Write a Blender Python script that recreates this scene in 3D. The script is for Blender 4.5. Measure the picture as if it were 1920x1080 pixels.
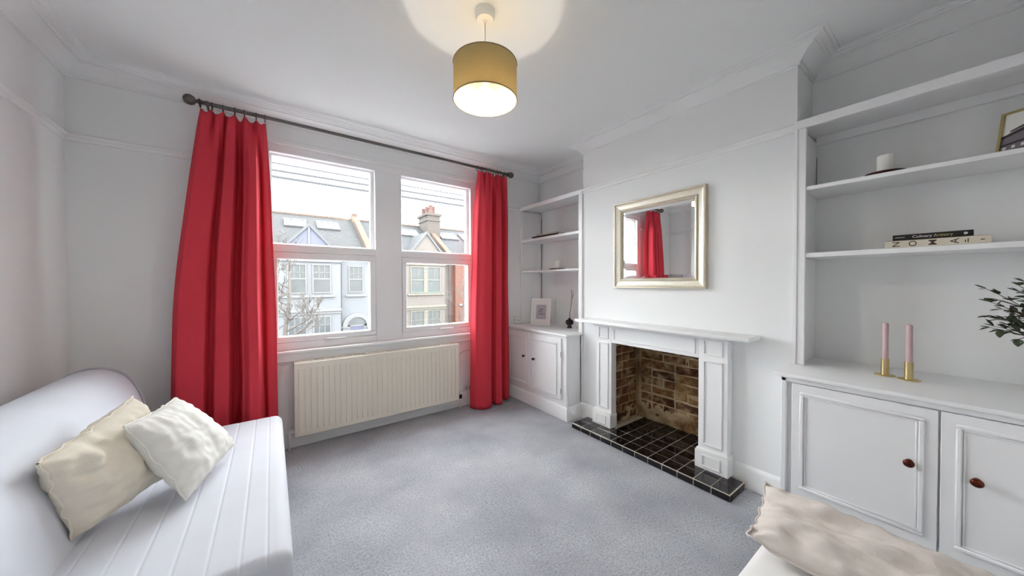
import bpy, bmesh, math, random
from mathutils import Vector, Matrix, noise

for o in list(bpy.data.objects):
    bpy.data.objects.remove(o, do_unlink=True)
SC = bpy.context.scene
C = SC.collection
PI = math.pi

# ------------------------------------------------------------------ camera
CAMZ = 1.3
yaw, pitch, roll = math.radians(36.119), math.radians(-0.8126), math.radians(-0.144)
F = Vector((math.sin(yaw) * math.cos(pitch), math.cos(yaw) * math.cos(pitch), math.sin(pitch)))
Rt = Vector((math.cos(yaw), -math.sin(yaw), 0.0))
U = Rt.cross(F)
cr, sr = math.cos(roll), math.sin(roll)
R2, U2 = Rt * cr + U * sr, U * cr - Rt * sr
cam = bpy.data.cameras.new('camera')
cam.sensor_width = 36.0
cam.sensor_fit = 'HORIZONTAL'
cam.lens = 618.66 * 36.0 / 1920.0
cam.clip_start = 0.02
cam.clip_end = 2000
camo = bpy.data.objects.new('camera', cam)
C.objects.link(camo)
camo.matrix_world = Matrix(((R2.x, U2.x, -F.x, 0), (R2.y, U2.y, -F.y, 0), (R2.z, U2.z, -F.z, CAMZ), (0, 0, 0, 1)))
SC.camera = camo

# ------------------------------------------------------------------ world, exposure
SKY_STRENGTH = 16.0
LAMP_STRENGTH = 330.0
SC.view_settings.view_transform = 'Standard'
SC.view_settings.look = 'None'
SC.view_settings.gamma = 1.0
SC.view_settings.use_curve_mapping = False
SC.view_settings.exposure = 0.17
SC.cycles.max_bounces = 8
SC.cycles.diffuse_bounces = 5
SC.cycles.glossy_bounces = 5
SC.cycles.transparent_max_bounces = 10
SC.cycles.use_adaptive_sampling = True
SC.cycles.adaptive_threshold = 0.08
SC.cycles.sample_clamp_indirect = 20.0

W = bpy.data.worlds.new('overcast_sky')
SC.world = W
W.use_nodes = True
nt = W.node_tree
nt.nodes.clear()
wo = nt.nodes.new('ShaderNodeOutputWorld')
bg = nt.nodes.new('ShaderNodeBackground')
tc = nt.nodes.new('ShaderNodeTexCoord')
mp = nt.nodes.new('ShaderNodeMapping')
mp.inputs['Scale'].default_value = (1.0, 1.0, 3.0)
ns = nt.nodes.new('ShaderNodeTexNoise')
ns.inputs['Scale'].default_value = 2.2
ns.inputs['Detail'].default_value = 6
cl = nt.nodes.new('ShaderNodeValToRGB')
cl.color_ramp.elements[0].position = 0.38
cl.color_ramp.elements[0].color = (0.86, 0.94, 1.0, 1)
cl.color_ramp.elements[1].position = 0.62
cl.color_ramp.elements[1].color = (1.0, 0.99, 0.975, 1)
nt.links.new(tc.outputs['Generated'], mp.inputs['Vector'])
nt.links.new(mp.outputs['Vector'], ns.inputs['Vector'])
nt.links.new(ns.outputs['Fac'], cl.inputs['Fac'])
nt.links.new(cl.outputs['Color'], bg.inputs['Color'])
bg.inputs['Strength'].default_value = SKY_STRENGTH
nt.links.new(bg.outputs['Background'], wo.inputs['Surface'])


# ------------------------------------------------------------------ materials
def lin(c):
    c = c / 255.0
    return c / 12.92 if c <= 0.04045 else ((c + 0.055) / 1.055) ** 2.4


def rgb(r, g, b):
    return (lin(r), lin(g), lin(b), 1.0)


MATS = {}


def mat(name, col, rough=0.5, metal=0.0, var=0.0, vscale=8.0, bump=0.0, bscale=60.0, rand=0.0,
        spec=0.5, sheen=0.0, transl=0.0, coat=0.0, detail=4.0, stretch=None, bdist=0.01):
    """Principled material; var = noise value variation, rand = per-object value variation."""
    m = bpy.data.materials.new(name)
    m.use_nodes = True
    t = m.node_tree
    b = t.nodes['Principled BSDF']
    out = t.nodes['Material Output']
    b.inputs['Base Color'].default_value = col
    b.inputs['Roughness'].default_value = rough
    b.inputs['Metallic'].default_value = metal
    b.inputs['Specular IOR Level'].default_value = spec
    b.inputs['Sheen Weight'].default_value = sheen
    b.inputs['Coat Weight'].default_value = coat
    tcn = t.nodes.new('ShaderNodeTexCoord')
    vec = tcn.outputs['Object']
    if stretch:
        mpn = t.nodes.new('ShaderNodeMapping')
        mpn.inputs['Scale'].default_value = stretch
        t.links.new(vec, mpn.inputs['Vector'])
        vec = mpn.outputs['Vector']
    csock = None
    if var > 0 or rand > 0:
        hsv = t.nodes.new('ShaderNodeHueSaturation')
        hsv.inputs['Color'].default_value = col
        val = None
        if var > 0:
            n = t.nodes.new('ShaderNodeTexNoise')
            n.inputs['Scale'].default_value = vscale
            n.inputs['Detail'].default_value = detail
            t.links.new(vec, n.inputs['Vector'])
            mr = t.nodes.new('ShaderNodeMapRange')
            mr.inputs['From Min'].default_value = 0.25
            mr.inputs['From Max'].default_value = 0.75
            mr.inputs['To Min'].default_value = 1 - var
            mr.inputs['To Max'].default_value = 1 + var
            t.links.new(n.outputs['Fac'], mr.inputs['Value'])
            val = mr.outputs['Result']
        if rand > 0:
            oi = t.nodes.new('ShaderNodeObjectInfo')
            mr2 = t.nodes.new('ShaderNodeMapRange')
            mr2.inputs['To Min'].default_value = 1 - rand
            mr2.inputs['To Max'].default_value = 1 + rand
            t.links.new(oi.outputs['Random'], mr2.inputs['Value'])
            if val is None:
                val = mr2.outputs['Result']
            else:
                mu = t.nodes.new('ShaderNodeMath')
                mu.operation = 'MULTIPLY'
                t.links.new(val, mu.inputs[0])
                t.links.new(mr2.outputs['Result'], mu.inputs[1])
                val = mu.outputs[0]
        t.links.new(val, hsv.inputs['Value'])
        csock = hsv.outputs['Color']
        t.links.new(csock, b.inputs['Base Color'])
    if bump > 0:
        n2 = t.nodes.new('ShaderNodeTexNoise')
        n2.inputs['Scale'].default_value = bscale
        n2.inputs['Detail'].default_value = 2
        t.links.new(vec, n2.inputs['Vector'])
        bp = t.nodes.new('ShaderNodeBump')
        bp.inputs['Strength'].default_value = bump
        bp.inputs['Distance'].default_value = bdist
        t.links.new(n2.outputs['Fac'], bp.inputs['Height'])
        t.links.new(bp.outputs['Normal'], b.inputs['Normal'])
    if transl > 0:
        tr = t.nodes.new('ShaderNodeBsdfTranslucent')
        tr.inputs['Color'].default_value = col
        if csock:
            t.links.new(csock, tr.inputs['Color'])
        mx = t.nodes.new('ShaderNodeMixShader')
        mx.inputs['Fac'].default_value = transl
        t.links.new(b.outputs['BSDF'], mx.inputs[1])
        t.links.new(tr.outputs['BSDF'], mx.inputs[2])
        t.links.new(mx.outputs['Shader'], out.inputs['Surface'])
    MATS[name] = m
    return m


def two_tone(name, c1, c2, scale, rough, lo=0.4, hi=0.6, bump=0.3, bscale=80, detail=6, stretch=None, c3=None, scale3=3.0, bdist=0.01):
    m = mat(name, c1, rough, bump=bump, bscale=bscale, spec=0.0, bdist=bdist)
    t = m.node_tree
    b = t.nodes['Principled BSDF']
    tcn = t.nodes.new('ShaderNodeTexCoord')
    vec = tcn.outputs['Object']
    if stretch:
        mpn = t.nodes.new('ShaderNodeMapping')
        mpn.inputs['Scale'].default_value = stretch
        t.links.new(vec, mpn.inputs['Vector'])
        vec = mpn.outputs['Vector']
    n = t.nodes.new('ShaderNodeTexNoise')
    n.inputs['Scale'].default_value = scale
    n.inputs['Detail'].default_value = detail
    n.inputs['Roughness'].default_value = 0.65
    t.links.new(vec, n.inputs['Vector'])
    r = t.nodes.new('ShaderNodeValToRGB')
    r.color_ramp.elements[0].position = lo
    r.color_ramp.elements[0].color = c1
    r.color_ramp.elements[1].position = hi
    r.color_ramp.elements[1].color = c2
    t.links.new(n.outputs['Fac'], r.inputs['Fac'])
    col = r.outputs['Color']
    if c3:
        n3 = t.nodes.new('ShaderNodeTexNoise')
        n3.inputs['Scale'].default_value = scale3
        n3.inputs['Detail'].default_value = 5
        t.links.new(vec, n3.inputs['Vector'])
        r3 = t.nodes.new('ShaderNodeValToRGB')
        r3.color_ramp.elements[0].position = 0.42
        r3.color_ramp.elements[0].color = (0, 0, 0, 1)
        r3.color_ramp.elements[1].position = 0.66
        r3.color_ramp.elements[1].color = (1, 1, 1, 1)
        t.links.new(n3.outputs['Fac'], r3.inputs['Fac'])
        mxn = t.nodes.new('ShaderNodeMix')
        mxn.data_type = 'RGBA'
        t.links.new(r3.outputs['Color'], mxn.inputs[0])
        t.links.new(col, mxn.inputs[6])
        mxn.inputs[7].default_value = c3
        col = mxn.outputs[2]
    t.links.new(col, b.inputs['Base Color'])
    return m


M_WALL = mat('wall_paint', rgb(243, 244, 244), 0.85, var=0.012, vscale=1.5, detail=1.0, spec=0.0)
M_CEIL = mat('ceiling_paint', rgb(242, 244, 244), 0.9, var=0.01, vscale=1.2, detail=1.0, spec=0.0)
M_TRIM = mat('gloss_white_trim', rgb(245, 245, 245), 0.35, spec=0.4)
M_UPVC = mat('white_window_frame', rgb(246, 245, 246), 0.3, spec=0.45)
M_CAB = mat('satin_white_cabinet', rgb(245, 245, 246), 0.32, spec=0.45)
M_CARPET = two_tone('grey_carpet', rgb(166, 168, 174), rgb(203, 206, 211), 90, 1.0, 0.3, 0.7, bump=0.0, bscale=260,
                    detail=2, c3=rgb(180, 182, 188), scale3=4.0, bdist=0.006)
_t = M_CARPET.node_tree
_b = _t.nodes['Principled BSDF']
_src = _b.inputs['Base Color'].links[0].from_socket
_tc = _t.nodes.new('ShaderNodeTexCoord')
_mp = _t.nodes.new('ShaderNodeMapping')
_mp.inputs['Scale'].default_value = (1.0, 1.6, 1.0)
_mp.inputs['Rotation'].default_value = (0, 0, 0.7)
_n = _t.nodes.new('ShaderNodeTexNoise')
_n.inputs['Scale'].default_value = 115
_n.inputs['Detail'].default_value = 3
_r = _t.nodes.new('ShaderNodeValToRGB')
_r.color_ramp.elements[0].position = 0.30
_r.color_ramp.elements[0].color = (0.45, 0.45, 0.47, 1)
_r.color_ramp.elements[1].position = 0.45
_r.color_ramp.elements[1].color = (1, 1, 1, 1)
_n2 = _t.nodes.new('ShaderNodeTexNoise')
_n2.inputs['Scale'].default_value = 2.3
_n2.inputs['Detail'].default_value = 3
_r2 = _t.nodes.new('ShaderNodeValToRGB')
_r2.color_ramp.elements[0].position = 0.35
_r2.color_ramp.elements[0].color = (0.78, 0.78, 0.80, 1)
_r2.color_ramp.elements[1].position = 0.65
_r2.color_ramp.elements[1].color = (1.0, 1.0, 1.0, 1)
_t.links.new(_tc.outputs['Object'], _mp.inputs['Vector'])
_t.links.new(_mp.outputs['Vector'], _n.inputs['Vector'])
_t.links.new(_tc.outputs['Object'], _n2.inputs['Vector'])
_t.links.new(_n.outputs['Fac'], _r.inputs['Fac'])
_t.links.new(_n2.outputs['Fac'], _r2.inputs['Fac'])
for _k, _s2 in ((0, _r.outputs['Color']), (1, _r2.outputs['Color'])):
    _m = _t.nodes.new('ShaderNodeMix')
    _m.data_type = 'RGBA'
    _m.blend_type = 'MULTIPLY'
    _m.inputs[0].default_value = 1.0
    _t.links.new(_src, _m.inputs[6])
    _t.links.new(_s2, _m.inputs[7])
    _src = _m.outputs[2]
_t.links.new(_src, _b.inputs['Base Color'])
M_RAD = mat('cream_enamel', rgb(242, 234, 221), 0.35, spec=0.45)
M_CURTAIN = mat('red_curtain_fabric', rgb(226, 68, 82), 0.8, var=0.06, vscale=120, bump=0.2, bscale=500, sheen=0.0, transl=0.14, spec=0.25, bdist=0.002)
M_ROD = mat('gunmetal_rod', rgb(104, 101, 97), 0.4, 0.6)
M_RING = mat('gunmetal_ring', rgb(92, 88, 84), 0.4, 0.7)
M_SOFA = mat('white_sofa_cover', rgb(225, 227, 235), 0.85, var=0.02, vscale=6, bump=0.15, bscale=400, spec=0.0, bdist=0.003)
M_SOFAEND = mat('grey_sofa_piping', rgb(190, 189, 200), 0.85, bump=0.1, bscale=300, spec=0.2)
M_SOFA2 = mat('offwhite_sofa_cover', rgb(240, 238, 236), 0.85, var=0.02, vscale=6, bump=0.15, bscale=400, spec=0.2, bdist=0.003)
M_LINEN = mat('beige_linen', rgb(238, 230, 214), 0.9, var=0.04, vscale=30, bump=0.3, bscale=260, spec=0.0, bdist=0.003)
M_LINENW = mat('white_linen', rgb(240, 238, 231), 0.9, var=0.03, vscale=30, bump=0.3, bscale=260, spec=0.0, bdist=0.003)
M_LINENP = mat('natural_linen', rgb(224, 215, 208), 0.9, var=0.05, vscale=12, bump=0.35, bscale=240, spec=0.0, bdist=0.003)
M_DARK = mat('dark_plastic', rgb(28, 26, 28), 0.35)
M_BLACKCER = mat('matt_black_ceramic', rgb(30, 24, 30), 0.45)
M_TWIG = mat('dry_twig', rgb(96, 84, 80), 0.8)
M_KNOB = mat('copper_bronze_knob', rgb(96, 46, 34), 0.22, 0.85)
M_KNOBD = mat('dark_bronze_knob', rgb(58, 32, 30), 0.3, 0.7)
M_BRASS = mat('brushed_brass', rgb(204, 184, 136), 0.3, 0.85)
M_PINK = mat('pink_wax', rgb(208, 178, 180), 0.45, var=0.03, vscale=20)
M_WAX = mat('white_wax', rgb(238, 236, 230), 0.5)
M_PLATE = mat('brown_wood_plate', rgb(78, 42, 40), 0.45, var=0.15, vscale=30)
M_PAPER = mat('paper_white', rgb(238, 236, 232), 0.8)
M_PRINTGREY = mat('grey_print', rgb(190, 188, 198), 0.8)
M_INK = mat('dark_ink', rgb(40, 38, 42), 0.7)
M_BOOKCREAM = mat('cream_book_cloth', rgb(222, 214, 196), 0.75, bump=0.1, bscale=400)
M_BOOKBLK = mat('black_book_jacket', rgb(24, 18, 20), 0.4)
M_INKBROWN = mat('brown_ink', rgb(74, 62, 48), 0.7)
M_GOLDINK = mat('gold_ink', rgb(196, 182, 120), 0.6)
M_WHITEINK = mat('white_ink', rgb(235, 232, 232), 0.6)
M_SILVER = mat('champagne_silver', rgb(230, 225, 208), 0.36, 0.35, var=0.05, vscale=40)
M_SILVERD = mat('antique_silver', rgb(206, 197, 178), 0.34, 0.5, var=0.08, vscale=60)
M_GOLDF = mat('thin_gold_frame', rgb(186, 170, 112), 0.35, 0.8)
M_TILE = mat('black_glazed_tile', rgb(22, 18, 22), 0.06, var=0.15, vscale=6, rand=0.25, spec=0.6)
M_GROUT = mat('cream_grout', rgb(196, 188, 172), 0.9, var=0.1, vscale=40)
M_MORTAR = two_tone('old_lime_mortar', rgb(184, 160, 124), rgb(224, 204, 168), 14, 0.95, 0.35, 0.65, bump=0.8, bscale=35, c3=rgb(140, 112, 80), scale3=7, bdist=0.02)
M_GLASSM = mat('mirror_glass', (0.92, 0.93, 0.93, 1), 0.01, 1.0)
M_PLASTIC = mat('white_plastic', rgb(238, 238, 236), 0.35)
M_PLASTICG = mat('grey_plastic', rgb(196, 196, 194), 0.4)
M_CORD = mat('pale_cord', rgb(210, 200, 186), 0.6)
M_LEAF = mat('dark_green_leaf', rgb(74, 84, 62), 0.6, rand=0.3, var=0.2, vscale=30)
M_STEM = mat('brown_stem', rgb(84, 58, 44), 0.8)
M_HINGE = mat('dull_steel_hinge', rgb(150, 148, 146), 0.4, 0.7)
M_SHADOWGAP = mat('grey_gap_shade', rgb(128, 124, 122), 0.9)  # grey that stands in for the shade inside a narrow gap

# bricks : colour per brick
M_BRICK = mat('old_stock_brick', rgb(130, 92, 60), 0.95, bump=0.8, bscale=70, bdist=0.01, spec=0.15)
_t = M_BRICK.node_tree
_oi = _t.nodes.new('ShaderNodeObjectInfo')
_rp = _t.nodes.new('ShaderNodeValToRGB')
_rp.color_ramp.elements[0].position = 0.0
_rp.color_ramp.elements[0].color = rgb(104, 76, 58)
_rp.color_ramp.elements[1].position = 1.0
_rp.color_ramp.elements[1].color = rgb(166, 132, 88)
for _p, _c in ((0.25, rgb(128, 82, 60)), (0.5, rgb(146, 112, 76)), (0.75, rgb(132, 92, 68))):
    _e = _rp.color_ramp.elements.new(_p)
    _e.color = _c
_n = _t.nodes.new('ShaderNodeTexNoise')
_n.inputs['Scale'].default_value = 22
_n.inputs['Detail'].default_value = 6
_tc = _t.nodes.new('ShaderNodeTexCoord')
_t.links.new(_tc.outputs['Object'], _n.inputs['Vector'])
_mr = _t.nodes.new('ShaderNodeMapRange')
_mr.inputs['From Min'].default_value = 0.3
_mr.inputs['From Max'].default_value = 0.7
_mr.inputs['To Min'].default_value = 0.45
_mr.inputs['To Max'].default_value = 1.35
_hs = _t.nodes.new('ShaderNodeHueSaturation')
_t.links.new(_oi.outputs['Random'], _rp.inputs['Fac'])
_t.links.new(_n.outputs['Fac'], _mr.inputs['Value'])
_t.links.new(_mr.outputs['Result'], _hs.inputs['Value'])
_t.links.new(_rp.outputs['Color'], _hs.inputs['Color'])
_ge = _t.nodes.new('ShaderNodeNewGeometry')
_n5 = _t.nodes.new('ShaderNodeTexNoise')
_n5.inputs['Scale'].default_value = 11
_n5.inputs['Detail'].default_value = 6
_r5 = _t.nodes.new('ShaderNodeValToRGB')
_r5.color_ramp.elements[0].position = 0.50
_r5.color_ramp.elements[0].color = (0, 0, 0, 1)
_r5.color_ramp.elements[1].position = 0.66
_r5.color_ramp.elements[1].color = (0.75, 0.75, 0.75, 1)
_m5 = _t.nodes.new('ShaderNodeMix')
_m5.data_type = 'RGBA'
_m5.inputs[7].default_value = rgb(196, 172, 134)
_t.links.new(_ge.outputs['Position'], _n5.inputs['Vector'])
_t.links.new(_n5.outputs['Fac'], _r5.inputs['Fac'])
_t.links.new(_r5.outputs['Color'], _m5.inputs[0])
_t.links.new(_hs.outputs['Color'], _m5.inputs[6])
_t.links.new(_m5.outputs[2], _t.nodes['Principled BSDF'].inputs['Base Color'])

# clear window glass: transparent with a weak fresnel reflection
M_PANE = bpy.data.materials.new('clear_window_glass')
M_PANE.use_nodes = True
_t = M_PANE.node_tree
_t.nodes.clear()
_o = _t.nodes.new('ShaderNodeOutputMaterial')
_tr = _t.nodes.new('ShaderNodeBsdfTransparent')
_tr.inputs['Color'].default_value = (0.97, 0.98, 0.98, 1)
_gl = _t.nodes.new('ShaderNodeBsdfGlossy')
_gl.inputs['Roughness'].default_value = 0.0
_lw = _t.nodes.new('ShaderNodeLayerWeight')
_lw.inputs['Blend'].default_value = 0.5
_pw = _t.nodes.new('ShaderNodeMath')
_pw.operation = 'POWER'
_pw.inputs[1].default_value = 5.0
_ml = _t.nodes.new('ShaderNodeMath')
_ml.operation = 'MULTIPLY_ADD'
_ml.inputs[1].default_value = 0.45
_ml.inputs[2].default_value = 0.03
_t.links.new(_lw.outputs['Facing'], _pw.inputs[0])
_t.links.new(_pw.outputs[0], _ml.inputs[0])
_mx = _t.nodes.new('ShaderNodeMixShader')
_t.links.new(_ml.outputs[0], _mx.inputs['Fac'])
_t.links.new(_tr.outputs['BSDF'], _mx.inputs[1])
_t.links.new(_gl.outputs['BSDF'], _mx.inputs[2])
_t.links.new(_mx.outputs['Shader'], _o.inputs['Surface'])

# lamp materials
M_SHADE = mat('oatmeal_lamp_fabric', rgb(208, 190, 140), 0.9, var=0.04, vscale=160, bump=0.2, bscale=500, transl=0.30, spec=0.1, bdist=0.002)
M_SHADEIN = mat('cream_lamp_lining', rgb(214, 196, 150), 0.8, transl=0.12, spec=0.1)
M_BULB = bpy.data.materials.new('lit_bulb')
M_BULB.use_nodes = True
_t = M_BULB.node_tree
_t.nodes.clear()
_o = _t.nodes.new('ShaderNodeOutputMaterial')
_e = _t.nodes.new('ShaderNodeEmission')
_e.inputs['Color'].default_value = (1.0, 0.92, 0.81, 1)
_e.inputs['Strength'].default_value = LAMP_STRENGTH
_t.links.new(_e.outputs['Emission'], _o.inputs['Surface'])

# outdoors: wall and roof colours darkened to offset the strong daylight on them
M_RENDERW = mat('darkened_white_render', rgb(87, 88, 90), 0.9, var=0.02, vscale=2, spec=0.2)
M_RENDERB = mat('darkened_buff_render', rgb(83, 78, 74), 0.9, var=0.03, vscale=2, spec=0.2)
M_STONE = mat('darkened_white_stone', rgb(90, 90, 90), 0.85, spec=0.2)
M_STONEB = mat('darkened_cream_stone', rgb(89, 86, 79), 0.85, spec=0.2)
M_FACEBRICK = mat('darkened_orange_brick', rgb(75, 59, 53), 0.9, spec=0.2)
M_CHIMBRICK = mat('grey_stock_brick', rgb(67, 62, 58), 0.9, var=0.15, vscale=14, bump=0.5, bscale=20, spec=0.2)
M_COPING = mat('terracotta_coping', rgb(74, 62, 54), 0.9, var=0.1, vscale=6, spec=0.2)
M_POT = mat('terracotta_pot', rgb(78, 58, 53), 0.85, var=0.08, vscale=9, spec=0.2)
M_GABLEW = mat('darkened_lilac_render', rgb(76, 77, 87), 0.9, spec=0.2)
M_FARPANE = mat('far_window_glass', rgb(51, 53, 53), 0.25, var=0.25, vscale=2.5, spec=0.4)
M_FARPANED = mat('far_dark_window_glass', rgb(38, 40, 41), 0.2, var=0.3, vscale=2.5, spec=0.4)
M_NET = mat('far_net_curtain', rgb(58, 60, 59), 0.5, var=0.12, vscale=3, spec=0.3)
M_TEAL = mat('teal_window_sill', rgb(46, 62, 58), 0.7)
M_LEAD = mat('lead_flashing', rgb(76, 78, 83), 0.7)
M_BLUEDOOR = mat('slate_blue_door', rgb(52, 54, 70), 0.6)
M_PIPE = mat('grey_drainpipe', rgb(44, 44, 48), 0.6)
M_SKYLIGHT = mat('skylight_glass', rgb(113, 117, 119), 0.08, spec=0.9, coat=0.5)
M_SKYFRAME = mat('skylight_frame', rgb(54, 54, 56), 0.6)
M_ASPHALT = mat('asphalt', rgb(52, 52, 53), 0.95, var=0.1, vscale=2)
M_PAVING = mat('paving', rgb(75, 74, 71), 0.95, var=0.08, vscale=2)
M_BARK = mat('pale_bark', rgb(67, 62, 58), 0.9, var=0.2, vscale=10)
M_WIRE = mat('telephone_wire', rgb(41, 41, 44), 0.7)


def slate(name, c1, c2, bw, bh):
    m = bpy.data.materials.new(name)
    m.use_nodes = True
    t = m.node_tree
    b = t.nodes['Principled BSDF']
    b.inputs['Roughness'].default_value = 0.8
    b.inputs['Specular IOR Level'].default_value = 0.3
    tcn = t.nodes.new('ShaderNodeTexCoord')
    mpn = t.nodes.new('ShaderNodeMapping')
    mpn.inputs['Rotation'].default_value = (math.radians(0), 0, 0)
    br = t.nodes.new('ShaderNodeTexBrick')
    br.inputs['Color1'].default_value = c1
    br.inputs['Color2'].default_value = c2
    br.inputs['Mortar'].default_value = (c1[0] * 0.55, c1[1] * 0.55, c1[2] * 0.55, 1)
    br.inputs['Scale'].default_value = 1.0
    br.inputs['Brick Width'].default_value = bw
    br.inputs['Row Height'].default_value = bh
    br.inputs['Mortar Size'].default_value = 0.018
    # x along the street, z up the slope
    sx = t.nodes.new('ShaderNodeSeparateXYZ')
    cx = t.nodes.new('ShaderNodeCombineXYZ')
    t.links.new(tcn.outputs['Object'], sx.inputs[0])
    t.links.new(sx.outputs['X'], cx.inputs['X'])
    t.links.new(sx.outputs['Z'], cx.inputs['Y'])
    t.links.new(cx.outputs[0], br.inputs['Vector'])
    t.links.new(br.outputs['Color'], b.inputs['Base Color'])
    bp = t.nodes.new('ShaderNodeBump')
    bp.inputs['Strength'].default_value = 0.4
    bp.inputs['Distance'].default_value = 0.03
    t.links.new(br.outputs['Fac'], bp.inputs['Height'])
    bp.invert = True
    t.links.new(bp.outputs['Normal'], b.inputs['Normal'])
    return m


M_SLATE = slate('darkened_grey_slate', rgb(40, 40, 41), rgb(46, 46, 47), 0.3, 0.14)  # slates and brick courses also darkened in place of weaker daylight
M_SLATEB = slate('darkened_blue_slate', rgb(37, 39, 42), rgb(44, 45, 47), 0.34, 0.2)
M_BRICKWALL = slate('darkened_orange_courses', rgb(90, 63, 52), rgb(83, 61, 52), 0.225, 0.075)


# ------------------------------------------------------------------ mesh helpers
class MB:
    """Collects shapes in world coordinates; build() links them as one mesh object."""

    def __init__(self):
        self.bm = bmesh.new()

    def box(self, x0, x1, y0, y1, z0, z1, bev=0.0, seg=1):
        r = bmesh.ops.create_cube(self.bm, size=1.0)
        vs = r['verts']
        for v in vs:
            v.co = Vector(((x0 + x1) / 2 + v.co.x * (x1 - x0), (y0 + y1) / 2 + v.co.y * (y1 - y0), (z0 + z1) / 2 + v.co.z * (z1 - z0)))
        if bev > 0:
            es = list({e for v in vs for e in v.link_edges})
            bmesh.ops.bevel(self.bm, geom=es, offset=bev, segments=seg, affect='EDGES', profile=0.5)
        return self

    def prism(self, pts, axis, a0, a1):
        """Extrude a closed 2D outline along axis ('x','y','z'); outline in the other two coords in order."""
        def mk(p, a):
            if axis == 'x':
                return (a, p[0], p[1])
            if axis == 'y':
                return (p[0], a, p[1])
            return (p[0], p[1], a)
        A = [self.bm.verts.new(mk(p, a0)) for p in pts]
        B = [self.bm.verts.new(mk(p, a1)) for p in pts]
        n = len(pts)
        self.bm.faces.new(A)
        self.bm.faces.new(B[::-1])
        for i in range(n):
            self.bm.faces.new((A[i], B[i], B[(i + 1) % n], A[(i + 1) % n]))
        return self

    def tube(self, pts, rad, seg=8, cap=True):
        pts = [Vector(p) for p in pts]
        n = len(pts)
        rads = rad if isinstance(rad, (list, tuple)) else [rad] * n
        rings = []
        up = None
        for i, p in enumerate(pts):
            d = (pts[min(i + 1, n - 1)] - pts[max(i - 1, 0)]).normalized()
            if up is None:
                up = Vector((0, 0, 1)) if abs(d.z) < 0.9 else Vector((1, 0, 0))
            a = d.cross(up).normalized()
            b = a.cross(d).normalized()
            up = b
            rings.append([self.bm.verts.new(p + (a * math.cos(2 * PI * k / seg) + b * math.sin(2 * PI * k / seg)) * rads[i]) for k in range(seg)])
        for i in range(n - 1):
            for k in range(seg):
                self.bm.faces.new((rings[i][k], rings[i][(k + 1) % seg], rings[i + 1][(k + 1) % seg], rings[i + 1][k]))
        if cap:
            self.bm.faces.new(rings[0][::-1])
            self.bm.faces.new(rings[-1])
        return self

    def lathe(self, c, prof, seg=24, axis='z'):
        """prof: list of (radius, height) along axis from point c."""
        c = Vector(c)
        rings = []
        for r, h in prof:
            ring = []
            for k in range(seg):
                a = 2 * PI * k / seg
                u, w = r * math.cos(a), r * math.sin(a)
                if axis == 'z':
                    q = Vector((u, w, h))
                elif axis == 'x':
                    q = Vector((h, u, w))
                else:
                    q = Vector((u, h, w))
                ring.append(self.bm.verts.new(c + q))
            rings.append(ring)
        for i in range(len(rings) - 1):
            for k in range(seg):
                self.bm.faces.new((rings[i][k], rings[i][(k + 1) % seg], rings[i + 1][(k + 1) % seg], rings[i + 1][k]))
        if prof[0][0] > 1e-5:
            self.bm.faces.new(rings[0][::-1])
        if prof[-1][0] > 1e-5:
            self.bm.faces.new(rings[-1])
        return self

    def poly(self, pts):
        self.bm.faces.new([self.bm.verts.new(p) for p in pts])
        return self

    def grid(self, fn, nu, nv, closed_u=False):
        V = [[self.bm.verts.new(fn(i / (nu if closed_u else nu - 1), j / (nv - 1))) for j in range(nv)] for i in range(nu)]
        for i in range(nu if closed_u else nu - 1):
            for j in range(nv - 1):
                a, b = V[i], V[(i + 1) % nu]
                self.bm.faces.new((a[j], b[j], b[j + 1], a[j + 1]))
        return V

    def build(self, name, material, parent=None, org=None, smooth=False, angle=None, solid=0.0):
        o0 = Vector(org) if org is not None else (Vector(parent['org']) if parent is not None else Vector((0, 0, 0)))
        bmesh.ops.remove_doubles(self.bm, verts=self.bm.verts, dist=1e-6)
        bmesh.ops.recalc_face_normals(self.bm, faces=self.bm.faces)
        for v in self.bm.verts:
            v.co -= o0
        me = bpy.data.meshes.new(name)
        self.bm.to_mesh(me)
        self.bm.free()
        me.materials.append(material)
        if smooth or angle:
            for p in me.polygons:
                p.use_smooth = True
            if angle:
                me.set_sharp_from_angle(angle=math.radians(angle))
        o = bpy.data.objects.new(name, me)
        C.objects.link(o)
        ORG[o.name] = o0
        if parent is not None:
            o.parent = parent
        else:
            o.location = o0
        o['org'] = tuple(o0)
        if solid > 0:
            md = o.modifiers.new('thickness', 'SOLIDIFY')
            md.thickness = solid
            md.offset = 0
        return o


ORG = {}


def tag(o, label, cat, group=None, kind=None):
    o['label'] = label
    o['category'] = cat
    if group:
        o['group'] = group
    if kind:
        o['kind'] = kind
    return o


def thing(name, loc, label, cat, group=None, kind=None):
    o = bpy.data.objects.new(name, None)
    o.empty_display_size = 0.1
    C.objects.link(o)
    o.location = loc
    o['org'] = tuple(loc)
    return tag(o, label, cat, group, kind)


def box(name, b, m, parent=None, bev=0.002, org=None, seg=1, angle=40):
    return MB().box(*b, bev=bev, seg=seg).build(name, m, parent, org=org, angle=angle if bev > 0 else None)


def share(name, mesh, loc, parent, scale=None, rot=None):
    """Object sharing mesh data; loc in world."""
    o = bpy.data.objects.new(name, mesh)
    C.objects.link(o)
    o.parent = parent
    po = Vector(parent['org'])
    o.location = Vector(loc) - po
    if scale:
        o.scale = scale
    if rot:
        o.rotation_euler = rot
    return o


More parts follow.
